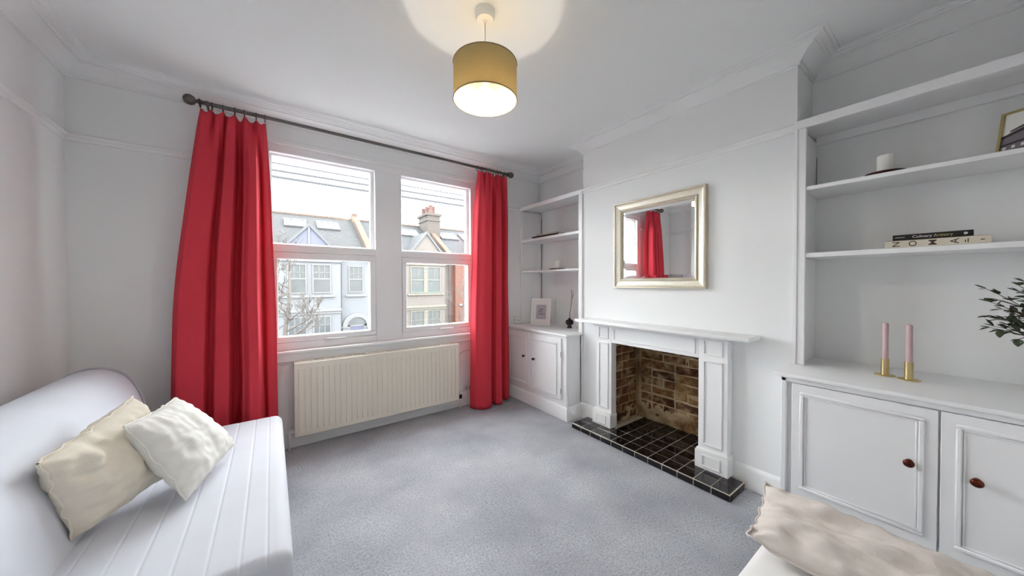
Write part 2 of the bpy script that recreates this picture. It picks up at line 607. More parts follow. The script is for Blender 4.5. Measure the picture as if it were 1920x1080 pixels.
def frame_rect(mb, plane, p, a0, a1, z0, z1, w, d, bev=0.0015):
    """Rectangular moulding frame lying on plane 'x' (facing -X) or 'y' (facing -Y) at coordinate p, proud by d."""
    for (b0, b1, c0, c1) in ((a0, a1, z0, z0 + w), (a0, a1, z1 - w, z1), (a0, a0 + w, z0 + w, z1 - w), (a1 - w, a1, z0 + w, z1 - w)):
        if plane == 'x':
            mb.box(p - d, p, b0, b1, c0, c1, bev=bev)
        else:
            mb.box(b0, b1, p - d, p, c0, c1, bev=bev)
    return mb


def sweep(path, prof, closed=True):
    """Sweep profile [(offset into the room, z)] along a plan polyline with mitred corners; the room lies to the right of travel."""
    mb = MB()
    n = len(path)
    P = [Vector((p[0], p[1])) for p in path]
    offs = []
    for i in range(n):
        def nrm(a, b):
            d = (b - a).normalized()
            return Vector((d.y, -d.x))
        if closed or 0 < i < n - 1:
            n1 = nrm(P[i - 1], P[i])
            n2 = nrm(P[i], P[(i + 1) % n])
            m = n1 + n2
            m = m / max(m.dot(n1), 1e-6)
        elif i == 0:
            m = nrm(P[0], P[1])
        else:
            m = nrm(P[-2], P[-1])
        offs.append(m)
    rings = [[mb.bm.verts.new((P[i].x + offs[i].x * o, P[i].y + offs[i].y * o, z)) for (o, z) in prof] for i in range(n)]
    k = len(prof)
    for i in range(n if closed else n - 1):
        a, b = rings[i], rings[(i + 1) % n]
        for j in range(k - 1):
            mb.bm.faces.new((a[j], a[j + 1], b[j + 1], b[j]))
    if not closed:
        mb.bm.faces.new(rings[0])
        mb.bm.faces.new(rings[-1][::-1])
    return mb


# ------------------------------------------------------------------ room dimensions
XL, XA, XB = -0.98, 2.735, 2.43          # left wall, alcove back wall, chimney breast face
YW, YB = 3.145, -0.46                    # window wall, back wall
YB0, YB1 = 0.57, 2.165                   # chimney breast sides
ZC = 2.62                                # ceiling
FX1, FY0, FY1, FZ1 = 2.83, 1.025, 1.832, 0.80   # firebox

# ------------------------------------------------------------------ structure
tag(box('floor', (XL - 0.2, XA + 0.4, YB - 0.2, YW + 0.02, -0.2, 0.0), M_CARPET, bev=0), 'grey speckled fitted carpet covering the room floor', 'floor', kind='structure')
tag(box('ceiling', (XL - 0.2, XA + 0.4, YB - 0.2, YW + 0.26, ZC, ZC + 0.2), M_CEIL, bev=0), 'flat white ceiling with pendant light', 'ceiling', kind='structure')
tag(box('wall_left', (XL - 0.15, XL, YB - 0.2, YW + 0.26, 0, ZC), M_WALL, bev=0), 'plain white left wall behind the sofa', 'wall', kind='structure')
tag(box('wall_back', (XL, XA, YB - 0.15, YB, 0, ZC), M_WALL, bev=0), 'plain white back wall behind the viewer', 'wall', kind='structure')
tag(box('wall_right', (XA, XA + 0.3, YB - 0.15, YB0 + 0.1, 0, ZC), M_WALL, bev=0), 'white back wall of the wide alcove with shelves', 'wall', kind='structure')
tag(box('wall_alcove', (XA, XA + 0.3, YB1 - 0.1, YW + 0.26, 0, ZC), M_WALL, bev=0), 'white back wall of the narrow alcove by the window', 'wall', kind='structure')

# window wall with the opening
WX0, WX1, WZ0, WZ1 = -0.07, 1.815, 0.70, 2.40
mb = MB()
mb.box(XL, WX0, YW, YW + 0.26, 0, ZC).box(WX1, XA, YW, YW + 0.26, 0, ZC)
mb.box(WX0, WX1, YW, YW + 0.26, 0, WZ0).box(WX0, WX1, YW, YW + 0.26, WZ1, ZC)
tag(mb.build('wall_front', M_WALL), 'white window wall above and below the wide window', 'wall', kind='structure')

# chimney breast with the fire opening
mb = MB()
mb.box(XB, XA + 0.3, YB0, FY0, 0, ZC).box(XB, XA + 0.3, FY1, YB1, 0, ZC).box(XB, XA + 0.3, FY0, FY1, FZ1 + 0.16, ZC)
mb.box(XB, XB + 0.12, FY0, FY1, FZ1, FZ1 + 0.16)
tag(mb.build('wall_chimney', M_WALL), 'white chimney breast projecting between the two alcoves', 'wall', kind='structure')

# cornice, picture rails, skirtings
loop = [(XL, YB), (XL, YW), (XA, YW), (XA, YB1), (XB, YB1), (XB, YB0), (XA, YB0), (XA, YB)]
z = ZC
cornice = [(0, z - 0.088), (0.010, z - 0.088), (0.010, z - 0.078), (0.022, z - 0.070), (0.032, z - 0.056), (0.048, z - 0.042), (0.066, z - 0.032),
           (0.088, z - 0.026), (0.088, z - 0.018), (0.104, z - 0.018), (0.108, z - 0.010), (0.128, z - 0.010), (0.132, z - 0.003), (0.146, z - 0.003), (0.148, z)]
tag(sweep(loop, cornice).build('trim_1', M_WALL, angle=20), 'stepped white plaster cornice round the ceiling edge', 'cornice', kind='structure')
rail = [(0, 2.155), (0.008, 2.157), (0.012, 2.168), (0.010, 2.180), (0.020, 2.186), (0.022, 2.194), (0.014, 2.200), (0, 2.202)]
tag(sweep([(XL, YB), (XL, YW), (WX0 - 0.02, YW)], rail, False).build('trim_2', M_TRIM, angle=30), 'white picture rail along left wall to window', 'picture rail', kind='structure')
tag(sweep([(WX1 + 0.03, YW), (2.405, YW)], rail, False).build('trim_3', M_TRIM, angle=30), 'short white picture rail between window and alcove shelves', 'picture rail', kind='structure')
tag(sweep([(XB, YB1), (XB, YB0 + 0.007)], rail, False).build('trim_4', M_TRIM, angle=30), 'white picture rail across the chimney breast', 'picture rail', kind='structure')
skirt = [(0, 0.0), (0.016, 0.0), (0.016, 0.118), (0.013, 0.130), (0.006, 0.140), (0, 0.143)]
tag(sweep([(XL, YB), (XL, YW), (2.21, YW)], skirt, False).build('baseboard_left', M_TRIM, angle=30), 'white skirting board under the window and left wall', 'skirting', kind='structure')
tag(sweep([(XB, 0.875), (XB, 0.56)], skirt, False).build('baseboard_right', M_TRIM, angle=30), 'white skirting board right of the fireplace', 'skirting', kind='structure')
tag(sweep([(XB, 2.21), (XB, 1.955)], skirt, False).build('baseboard_chimney', M_TRIM, angle=30), 'white skirting board between corner cabinet and fireplace', 'skirting', kind='structure')

# ------------------------------------------------------------------ window
win = thing('window_1', (0.87, YW, 0.77), 'wide white two-light window with top panes and lower sashes', 'window', kind='structure')
y0, y1 = YW + 0.004, YW + 0.11
mb = MB()
mb.box(WX0, WX1, y0, y1, 2.322, WZ1, bev=0.003)
mb.box(WX0, 0.0, y0, y1, 0.775, 2.322, bev=0.003)
mb.box(1.747, WX1, y0, y1, 0.775, 2.322, bev=0.003)
mb.box(0.767, 1.005, y0, y1, 0.775, 2.322, bev=0.003)
mb.box(0.0, 0.767, y0, y1, 1.551, 1.612, bev=0.003)
mb.box(1.005, 1.747, y0, y1, 1.551, 1.612, bev=0.003)
mb.box(0.0, 0.767, y0, y1, 0.775, 0.835, bev=0.003)
mb.box(1.005, 1.747, y0, y1, 0.775, 0.835, bev=0.003)
fr = mb.build('window_frame', M_UPVC, win, angle=40)
box('architrave', (WX0 - 0.03, WX1 + 0.03, YW - 0.012, YW + 0.01, 2.385, 2.425), M_TRIM, win, bev=0.004)
for (a, b, g0, g1) in ((0.002, 0.765, 0.042, 0.717), (1.007, 1.745, 1.046, 1.706)):
    mb = MB()
    sy0, sy1 = YW - 0.006, YW + 0.07
    mb.box(a, b, sy0, sy1, 0.837, 0.882, bev=0.004).box(a, b, sy0, sy1, 1.497, 1.549, bev=0.004)
    mb.box(a, g0, sy0, sy1, 0.882, 1.497, bev=0.004).box(g1, b, sy0, sy1, 0.882, 1.497, bev=0.004)
    sash = mb.build('sash', M_UPVC, win, angle=40)
    MB().box(g0 - 0.01, g1 + 0.01, YW + 0.045, YW + 0.051, 0.872, 1.507).build('pane', M_PANE, sash)
    hx = 0.388 if a < 0.5 else 1.400
    mb = MB()
    mb.box(hx - 0.03, hx + 0.03, sy0 - 0.012, sy0, 0.828, 0.850, bev=0.003)
    mb.box(hx - 0.012, hx + 0.13, sy0 - 0.022, sy0 - 0.012, 0.834, 0.846, bev=0.003)
    mb.build('handle', M_PLASTIC, sash, angle=40)
for (a, b) in ((0.0, 0.767), (1.005, 1.747)):
    # thin glazing bead and fixed pane
    mb = MB()
    yb0, yb1 = YW + 0.05, YW + 0.09
    mb.box(a, b, yb0, yb1, 2.308, 2.322).box(a, b, yb0, yb1, 1.612, 1.626).box(a, a + 0.014, yb0, yb1, 1.626, 2.308).box(b - 0.03, b, yb0, yb1, 1.626, 2.308)
    bead = mb.build('glazing_bead', M_UPVC, win)
    MB().box(a + 0.005, b - 0.005, YW + 0.068, YW + 0.074, 1.616, 2.318).build('pane', M_PANE, bead)
mb = MB()
mb.box(WX0 - 0.05, WX1 + 0.04, YW - 0.062, YW + 0.06, 0.748, 0.775, bev=0.008, seg=3)
sill = mb.build('window_sill', M_TRIM, win, angle=40)
box('apron', (WX0 - 0.03, WX1 + 0.02, YW - 0.035, YW, 0.688, 0.748), M_TRIM, win, bev=0.004)

# ------------------------------------------------------------------ outdoors
tag(box('street', (-90, 120, YW + 1.5, 19.5, -3.3, -3.05), M_ASPHALT, bev=0), 'dark asphalt street between the terraces', 'street', kind='structure')
tag(box('ground', (-300, 300, 19.5, 500, -3.3, -3.0), M_PAVING, bev=0), 'grey paved ground round the far houses', 'ground', kind='structure')

YF = 20.0


def sash_window(parent, x0, x1, z0, z1, style, frame_m, pane_m, yface=YF, sill=None, sill_m=None):
    """Sash window as a part of a house: frame with glazing bars, panes as sub-parts."""
    y0, y1 = yface - 0.06, yface + 0.01
    mb = MB()
    w = 0.055
    mb.box(x0 - w, x1 + w, y0, y1, z1, z1 + w).box(x0 - w, x1 + w, y0, y1, z0 - w, z0).box(x0 - w, x0, y0, y1, z0, z1).box(x1, x1 + w, y0, y1, z0, z1)
    zm = (z0 + z1) / 2
    bw = 0.016
    if style in ('sash', 'net'):
        mb.box(x0, x1, y0 + 0.01, y1, zm - 0.03, zm + 0.03)
        n = 3 if style == 'sash' else 2
        for i in range(1, n):
            xx = x0 + (x1 - x0) * i / n
            mb.box(xx - bw, xx + bw, y0 + 0.015, y1, zm, z1)
        if style == 'sash':
            mb.box(x0, x1, y0 + 0.015, y1, zm + (z1 - zm) * 0.45 - bw, zm + (z1 - zm) * 0.45 + bw)
        halves = ((z0, zm - 0.03), (zm + 0.03, z1))
    else:
        for i in (1, 2):
            xx = x0 + (x1 - x0) * i / 3
            mb.box(xx - bw, xx + bw, y0 + 0.015, y1, z0, z1)
        mb.box(x0, x1, y0 + 0.015, y1, zm - bw, zm + bw)
        halves = ((z0, zm), (zm, z1))
    win = mb.build('window', frame_m, parent)
    for k, (a, b) in enumerate(halves):
        MB().box(x0, x1, yface - 0.02, yface - 0.004, a, b).build('pane', pane_m[k], win)
    if sill:
        MB().box(sill[0], sill[1], yface - 0.1, yface + 0.02, sill[2], sill[3], bev=0.01).build('sill', sill_m, win)
    return win


def house(name, label, x0, x1, bay, wall_m, dress_m, roof_m, gable_m, gable_x, gable_z, frame_m):
    h = thing(name, ((x0 + x1) / 2, YF + 3.5, -3.0), label, 'house', 'terraced houses across the street')
    # body
    MB().box(x0, x1, YF + 0.05, YF + 8.0, -3.0, 3.05).build('wall', wall_m, h)
    if bay:
        MB().box(bay[0], bay[1], YF - 0.25, YF + 0.06, -3.0, 3.0).build('bay', wall_m, h)
    # roof slopes: eaves at z=3, ridge z=5.4 at Y=24
    mb = MB()
    mb.prism([(YF - 0.15, 2.98), (YF + 4.0, 5.40), (YF + 8.15, 2.98), (YF + 8.15, 3.10), (YF + 4.0, 5.53), (YF - 0.15, 3.10)], 'x', x0, x1)
    mb.build('roof', roof_m, h)
    MB().box(x0, x1, YF + 3.9, YF + 4.1, 5.46, 5.60, bev=0.03).build('ridge_tile', M_COPING, h)
    MB().box(x0, x1, YF - 0.25, YF - 0.13, 2.93, 3.05, bev=0.02).build('gutter', M_PIPE, h)
    # front gable with a small roof running back into the slope
    gx0, gx1 = gable_x
    zb, zt = gable_z
    gm = (gx0 + gx1) / 2
    yg = YF - 0.26
    MB().prism([(gx0, zb), (gx1, zb), (gm, zt)], 'y', yg, yg + 0.2).build('gable', gable_m, h)
    mb = MB()
    e = 0.16
    sl = (zt - zb) / (gm - gx0)
    yr = YF - 0.15 + (zt + 0.1 - 3.0) / 2.42 * 4.15 + 0.3
    ye = YF + 0.4
    for s in (-1, 1):
        xe = gm + s * ((gx1 - gx0) / 2 + e)
        ze = zb - e * sl
        a, b = (gm, yg - 0.05, zt + 0.1), (xe, yg - 0.05, ze + 0.1)
        c, d = (xe, ye, ze + 0.1), (gm, yr, zt + 0.1)
        dn = Vector((0, 0, -0.12))
        mb.poly([a, b, c, d])
        mb.poly([Vector(a) + dn, Vector(b) + dn, Vector(c) + dn, Vector(d) + dn])
        mb.poly([b, c, Vector(c) + dn, Vector(b) + dn])
    mb.build('gable_roof', roof_m, h)
    mb = MB()
    for s in (-1, 1):
        xe = gm + s * ((gx1 - gx0) / 2 + e)
        ze = zb - e * sl
        mb.prism([(gm, zt + 0.12), (xe, ze + 0.12), (xe, ze - 0.05), (gm, zt - 0.06)], 'y', yg - 0.09, yg - 0.02)
    mb.build('bargeboard', M_SKYFRAME, h)
    # party parapets
    return h


def parapet(parent, x, m):
    mb = MB()
    mb.prism([(YF - 0.3, 3.3), (YF + 3.7, 5.75), (YF + 4.3, 5.75), (YF + 8.2, 3.3), (YF + 8.2, 2.6), (YF - 0.3, 2.6)], 'x', x - 0.17, x + 0.17)
    mb.box(x - 0.17, x + 0.17, YF + 3.7, YF + 4.3, 5.7, 5.95, bev=0.06)
    return mb.build('parapet', m, parent)


def skylight(parent, x0, x1, z0, z1):
    """Roof window lying on the front slope between heights z0 and z1 (slope z = 3.10 + 0.586*(y-YF+0.15))."""
    def P(x, z, lift):
        y = YF - 0.15 + (z - 3.10) / 0.5855
        n = Vector((0, -0.505, 0.863))
        return Vector((x, y, z)) + n * lift
    mb = MB()
    w = 0.07
    for (a, b, c, d) in ((x0 - w, x1 + w, z0 - w, z0), (x0 - w, x1 + w, z1, z1 + w), (x0 - w, x0, z0, z1), (x1, x1 + w, z0, z1)):
        lo = [P(a, c, 0), P(b, c, 0), P(b, d, 0), P(a, d, 0)]
        hi = [P(a, c, 0.09), P(b, c, 0.09), P(b, d, 0.09), P(a, d, 0.09)]
        mb.poly(hi)
        for i in range(4):
            mb.poly([lo[i], lo[(i + 1) % 4], hi[(i + 1) % 4], hi[i]])
    f = mb.build('skylight', M_SKYFRAME, parent)
    MB().poly([P(x0, z0, 0.06), P(x1, z0, 0.06), P(x1, z1, 0.06), P(x0, z1, 0.06)]).poly([P(x0, z0, 0.03), P(x1, z0, 0.03), P(x1, z1, 0.03), P(x0, z1, 0.03)]).build('pane', M_SKYLIGHT, f)


def chimney(parent, x, y, w, d, z0, z1, npots, pot_gap):
    c = MB().box(x - w / 2, x + w / 2, y - d / 2, y + d / 2, z0, z1).box(x - w / 2 - 0.06, x + w / 2 + 0.06, y - d / 2 - 0.06, y + d / 2 + 0.06, z1 - 0.5, z1 - 0.42).box(
        x - w / 2 - 0.1, x + w / 2 + 0.1, y - d / 2 - 0.1, y + d / 2 + 0.1, z1 - 0.12, z1 + 0.05).build('chimney', M_CHIMBRICK, parent)
    for k in range(npots):
        px, py = x - w * 0.18 + (k % 2) * w * 0.36, y - d / 2 + d * (k + 0.5) / npots
        MB().lathe((px, py, z1 + 0.05), [(0.15, 0), (0.14, 0.1), (0.125, 0.45), (0.15, 0.50), (0.15, 0.58), (0.10, 0.58), (0.09, 0.4)], 12).build('chimney_pot', M_POT, c, smooth=False, angle=40)
    return c


# house A: white render
hA = house('terraced_house', 'white rendered house with lilac gable and arched blue door', -0.35, 4.55, (0.15, 3.02),
           M_RENDERW, M_STONE, M_SLATE, M_GABLEW, (0.45, 2.72), (3.05, 4.30), M_STONE)
yb = YF - 0.25
pu = (M_FARPANED, M_NET)
sash_window(hA, 0.69, 1.40, 0.86, 2.26, 'sash', M_STONE, (M_FARPANE, M_NET), yb)
sash_window(hA, 1.76, 2.50, 0.86, 2.26, 'sash', M_STONE, pu, yb)
MB().box(0.45, 2.74, yb - 0.12, yb + 0.02, 0.60, 0.70, bev=0.01).build('window_ledge', M_STONE, hA)
sash_window(hA, 0.69, 1.40, -1.24, -0.43, 'grid', M_STONE, (M_FARPANED, M_FARPANED), yb)
sash_window(hA, 1.77, 2.49, -1.24, -0.43, 'grid', M_STONE, (M_FARPANED, M_FARPANED), yb)
MB().box(0.10, 3.05, yb - 0.12, yb + 0.02, -0.16, -0.02, bev=0.02).box(0.12, 3.03, yb - 0.06, yb + 0.02, -0.28, -0.16, bev=0.01).build('band_course', M_STONE, hA)
MB().box(0.10, 3.05, yb - 0.10, yb + 0.02, 2.42, 2.52, bev=0.02).build('eaves_band', M_STONE, hA)
sash_window(hA, 3.50, 4.15, 0.86, 2.23, 'sash', M_STONE, (M_NET, M_NET), YF + 0.05, (3.30, 4.36, 0.58, 0.68), M_STONE)
MB().tube([(3.06, YF - 0.06, -3.0), (3.06, YF - 0.06, 2.5), (3.12, YF - 0.1, 2.75), (3.14, YF - 0.2, 2.98)], 0.04, 8).build('drainpipe', M_PIPE, hA)
# arched doorway
mb = MB()
yd = YF + 0.05
NSEG = 16
cx, cz, r0, r1 = 3.86, -1.06, 0.50, 0.74
for k in range(NSEG):
    a0, a1 = PI * k / NSEG, PI * (k + 1) / NSEG
    q = [(cx + r * math.cos(a), cz + r * math.sin(a)) for r, a in ((r0, a0), (r1, a0), (r1, a1), (r0, a1))]
    mb.prism(q, 'y', yd - 0.14, yd)
mb.box(cx - r1, cx - r0, yd - 0.14, yd, -3.0, cz - 0.06).box(cx + r0, cx + r1, yd - 0.14, yd, -3.0, cz - 0.06)
mb.box(cx - r1 - 0.06, cx - r0 + 0.04, yd - 0.2, yd, cz - 0.06, cz).box(cx + r0 - 0.04, cx + r1 + 0.06, yd - 0.2, yd, cz - 0.06, cz)
mb.build('door_arch', M_STONE, hA)
dr = MB().box(cx - 0.36, cx + 0.36, yd - 0.03, yd - 0.002, -3.0, -0.92).build('door', M_BLUEDOOR, hA)
MB().box(cx - 0.25, cx - 0.04, yd - 0.04, yd - 0.03, -1.75, -1.05).box(cx + 0.04, cx + 0.25, yd - 0.04, yd - 0.03, -1.75, -1.05).build('door_panel', M_BLUEDOOR, dr)
mb = MB()
fan = [(cx + 0.48 * math.cos(PI * k / 14), cz + 0.48 * math.sin(PI * k / 14)) for k in range(15)]
mb.prism(fan, 'y', yd - 0.035, yd - 0.005)
mb.build('fanlight', M_FARPANE, hA)
MB().box(cx - 0.5, cx - 0.36, yd - 0.05, yd - 0.001, -3.0, -1.0).box(cx + 0.36, cx + 0.5, yd - 0.05, yd - 0.001, -3.0, -1.0).box(cx - 0.5, cx + 0.5, yd - 0.05, yd - 0.001, -1.06, -1.0).build('door_frame', M_STONE, hA)
# timbering on the gable
MB().box(1.54, 1.62, yb - 0.06, yb - 0.005, 3.05, 4.2).build('gable_post', M_STONE, hA)
for (x0, x1, z0, z1) in ((0.68, 1.62, 4.56, 4.96), (2.28, 3.34, 4.55, 4.98)):
    skylight(hA, x0, x1, z0, z1)
parapet(hA, 4.50, M_COPING)

# the next house along, mostly behind the left curtain
hZ = house('terraced_house', 'pale grey rendered house at the left end, behind the red curtain', -5.2, -0.35, (-3.4, -0.75),
           M_RENDERW, M_STONE, M_SLATEB, M_RENDERW, (-3.2, -0.95), (3.05, 4.35), M_STONE)
for (x0, x1) in ((-2.95, -2.2), (-1.9, -1.15)):
    sash_window(hZ, x0, x1, 0.86, 2.26, 'sash', M_STONE, (M_FARPANE, M_NET), yb)
    sash_window(hZ, x0, x1, -1.3, -0.43, 'grid', M_STONE, (M_FARPANED, M_FARPANED), yb)
MB().box(-3.2, -0.9, yb - 0.12, yb + 0.02, 0.60, 0.70, bev=0.01).build('window_ledge', M_STONE, hZ)
MB().box(-3.45, -0.70, yb - 0.12, yb + 0.02, -0.16, -0.02, bev=0.02).build('band_course', M_STONE, hZ)
skylight(hZ, -2.7, -1.7, 4.56, 4.96)
parapet(hZ, -0.55, M_COPING)

# house B: buff render
hB = house('terraced_house', 'buff rendered house with cream gable and tall chimney stack', 4.55, 9.52, (6.42, 9.05),
           M_RENDERB, M_STONEB, M_SLATEB, M_RENDERB, (6.72, 8.95), (3.05, 4.42), M_STONEB)
for (x0, x1) in ((6.85, 7.63), (7.90, 8.68)):
    w = sash_window(hB, x0, x1, 0.76, 2.29, 'net', M_STONEB, (M_NET, M_NET), yb)
    MB().box(x0, x1, yb - 0.05, yb - 0.021, 0.76, 0.86).build('inner_sill', M_TEAL, w)
    sash_window(hB, x0, x1, -1.5, -0.41, 'grid', M_STONEB, (M_NET, M_NET), yb)
for zz0, zz1 in ((0.7, 2.36), (-1.6, -0.36)):
    mb = MB()
    mb.box(7.69, 7.84, yb - 0.06, yb + 0.02, zz0, zz1 - 0.16, bev=0.01).box(7.66, 7.87, yb - 0.08, yb + 0.02, zz1 - 0.16, zz1, bev=0.02)
    mb.build('mullion_column', M_STONEB, hB)
MB().box(6.62, 8.98, yb - 0.12, yb + 0.02, 0.58, 0.68, bev=0.01).build('window_ledge', M_STONEB, hB)
MB().box(6.40, 9.10, yb - 0.14, yb + 0.02, -0.20, -0.06, bev=0.02).box(6.41, 9.08, yb - 0.07, yb + 0.02, -0.32, -0.20, bev=0.01).build('band_course', M_STONEB, hB)
MB().box(6.40, 9.10, yb - 0.08, yb + 0.02, 2.42, 2.55, bev=0.02).build('eaves_band', M_STONEB, hB)
MB().tube([(9.46, YF - 0.08, -3.0), (9.46, YF - 0.08, 2.6), (9.44, YF - 0.2, 2.98)], 0.045, 8).build('drainpipe', M_PIPE, hB)
sash_window(hB, 5.0, 5.7, 0.86, 2.23, 'sash', M_STONEB, (M_NET, M_NET), YF + 0.05, (4.85, 5.85, 0.58, 0.68), M_STONEB)
skylight(hB, 7.10, 8.32, 4.57, 4.98)
# lead valley down the gable side
MB().prism([(YF + 0.0, 3.20), (YF + 3.6, 5.30), (YF + 3.6, 5.36), (YF + 0.0, 3.26)], 'x', 8.98, 9.12).build('lead_flashing', M_LEAD, hB)
parapet(hB, 9.35, M_COPING)
ch = chimney(hB, 9.42, YF + 3.2, 0.95, 1.75, 4.2, 6.25, 5, 0.3)
# aerials
mb = MB()
mb.tube([(9.75, YF + 2.8, 6.2), (9.75, YF + 2.8, 8.25)], 0.015, 6).tube([(8.95, YF + 2.8, 8.02), (9.78, YF + 2.8, 8.05)], 0.012, 6)
mb.build('aerial', M_WIRE, ch)
mb = MB()
mb.tube([(8.98, YF + 2.4, 5.95), (8.60, YF + 2.4, 6.12), (7.95, YF + 2.4, 6.12)], 0.014, 6)
for k in range(6):
    xx = 8.0 + k * 0.11
    mb.tube([(xx, YF + 2.4 - 0.02, 5.98 + 0.01 * k), (xx, YF + 2.4 + 0.02, 6.26 - 0.01 * k)], 0.009, 5)
mb.tube([(8.55, YF + 2.4, 5.85), (8.72, YF + 2.4, 6.12), (8.55, YF + 2.4, 6.40)], 0.011, 5)
mb.build('aerial', M_WIRE, ch)

# house C: brick
hC = house('terraced_house', 'orange brick house at the right edge of the view', 9.52, 14.3, (9.80, 12.9),
           M_BRICKWALL, M_STONE, M_SLATEB, M_BRICKWALL, (10.75, 12.6), (3.05, 4.35), M_STONE)
skylight(hC, 10.05, 11.25, 4.55, 4.98)
skylight(hC, 11.75, 12.9, 4.55, 4.98)
for (x0, x1) in ((11.1, 11.7), (12.0, 12.6)):
    sash_window(hC, x0, x1, 0.86, 2.26, 'sash', M_STONE, pu, yb, (x0 - 0.12, x1 + 0.12, 0.60, 0.70), M_STONE)
    sash_window(hC, x0, x1, -1.3, -0.43, 'grid', M_STONE, (M_FARPANED, M_FARPANED), yb)
MB().box(10.05, 12.95, yb - 0.1, yb + 0.02, -0.20, -0.06, bev=0.02).build('band_course', M_STONE, hC)


# bare trees
def tree(name, label, base, h, lean, seed, spread, rmax, mtl, up=0.35, first=0.35, levels=5):
    rnd = random.Random(seed)
    t = thing(name, base, label, 'tree')
    base = Vector(base)
    top = base + Vector((lean[0], lean[1], h))
    tr = MB()
    trunk = [base + (top - base) * (k / 8) + Vector((math.sin(k * 1.3) * 0.05, math.cos(k * 1.7) * 0.05, 0)) for k in range(9)]
    tr.tube(trunk, [rmax * (1 - 0.75 * k / 8) for k in range(9)], 8)
    tr.build('trunk', mtl, t, smooth=True)
    br = MB()

    def grow(p, d, L, r, lv):
        n = 4
        pts = [p]
        q = p.copy()
        dd = d.copy()
        for k in range(n):
            dd = (dd + Vector((rnd.uniform(-1, 1), rnd.uniform(-1, 1), rnd.uniform(-0.5, 0.9))) * 0.22).normalized()
            q = q + dd * (L / n)
            pts.append(q.copy())
        br.tube(pts, [max(r * (1 - 0.6 * k / n), 0.011) for k in range(n + 1)], 5 if lv > 1 else 4, cap=False)
        if lv >= levels:
            return
        for k in range(3 if lv < 3 else 2):
            s = rnd.randint(1, n)
            e = Vector((rnd.uniform(-1, 1), rnd.uniform(-1, 1), rnd.uniform(-0.4, 1.0)))
            nd = (dd * 0.8 + e * 0.8).normalized()
            grow(pts[s], nd, L * rnd.uniform(0.55, 0.8), r * 0.55, lv + 1)
    for k in range(11):
        f = first + (1 - first) * k / 10
        p = base + (top - base) * f
        a = rnd.uniform(0, 2 * PI)
        d = Vector((math.cos(a) * spread, math.sin(a) * spread, up + 0.4 * f)).normalized()
        grow(p, d, h * 0.20 * (1.15 - 0.4 * f), rmax * 0.38 * (1.1 - 0.6 * f), 1)
    br.build('branches', mtl, t, smooth=True)
    return t


tree('bare_tree', 'leafless street tree with spreading grey branches before the white house', (0.35, 15.5, -3.05), 5.2, (0.25, 0.2), 5, 1.0, 0.13, M_BARK)
tree('bare_tree', 'thin leafless tree with pale branches before the brick house', (8.6, 16.6, -3.05), 4.6, (0.15, 0.0), 12, 1.0, 0.07, M_BARK, levels=3)

# overhead wires
for (x, ya, za, xb, yb2, zb, sag, rw, lb) in (
        (-14, 10.3, 4.55, 26, 9.7, 4.55, 0.28, 0.022, 'uppermost thin overhead telephone wire crossing the sky'),
        (-14, 10.0, 4.18, 26, 10.0, 4.45, 0.20, 0.032, 'middle overhead telephone wire crossing the sky'),
        (-14, 9.8, 4.05, 26, 10.2, 4.10, 0.16, 0.038, 'lowest and thickest overhead telephone wire crossing the sky')):
    mb = MB()
    pts = []
    for i in range(25):
        f = i / 24
        pts.append((x + (xb - x) * f, ya + (yb2 - ya) * f, za + (zb - za) * f - sag * 4 * f * (1 - f)))
    mb.tube(pts, rw, 6)
    o = mb.build('telephone_wire', M_WIRE, org=(x, ya, za))
    tag(o, lb, 'wire', 'overhead telephone wires')

# ------------------------------------------------------------------ curtains, rod
ROD_Y, ROD_Z = 2.97, 2.496
rod = thing('curtain_rod', (0.87, ROD_Y, ROD_Z), 'dark metal curtain rod with ball finials above the window', 'curtain rod')
MB().tube([(-0.36, ROD_Y, ROD_Z), (2.10, ROD_Y, ROD_Z)], 0.0125, 14).build('rod', M_ROD, rod, angle=40)
for s, xx in ((-1, -0.36), (1, 2.10)):
    pr = [(0.0125, 0), (0.02, 0.004), (0.02, 0.012), (0.011, 0.016), (0.011, 0.024)] + [(0.033 * math.sin(PI * (0.12 + 0.88 * k / 10)), 0.022 + 0.033 - 0.033 * math.cos(PI * (0.12 + 0.88 * k / 10))) for k in range(11)]
    MB().lathe((xx, ROD_Y, ROD_Z), [(r, s * h) for r, h in pr], 18, 'x').build('finial', M_ROD, rod, smooth=True)
for xx in (-0.33, 2.07):
    mb = MB()
    mb.tube([(xx, ROD_Y, ROD_Z - 0.006), (xx, ROD_Y + 0.06, ROD_Z - 0.02), (xx, YW - 0.002, ROD_Z - 0.02)], 0.007, 8)
    mb.lathe((xx, YW - 0.008, ROD_Z - 0.02), [(0.022, 0), (0.022, 0.007)], 14, 'y')
    mb.lathe((xx - 0.008, ROD_Y, ROD_Z), [(0.0165, 0), (0.0165, 0.016)], 14, 'x')
    mb.build('bracket', M_ROD, rod, angle=40)


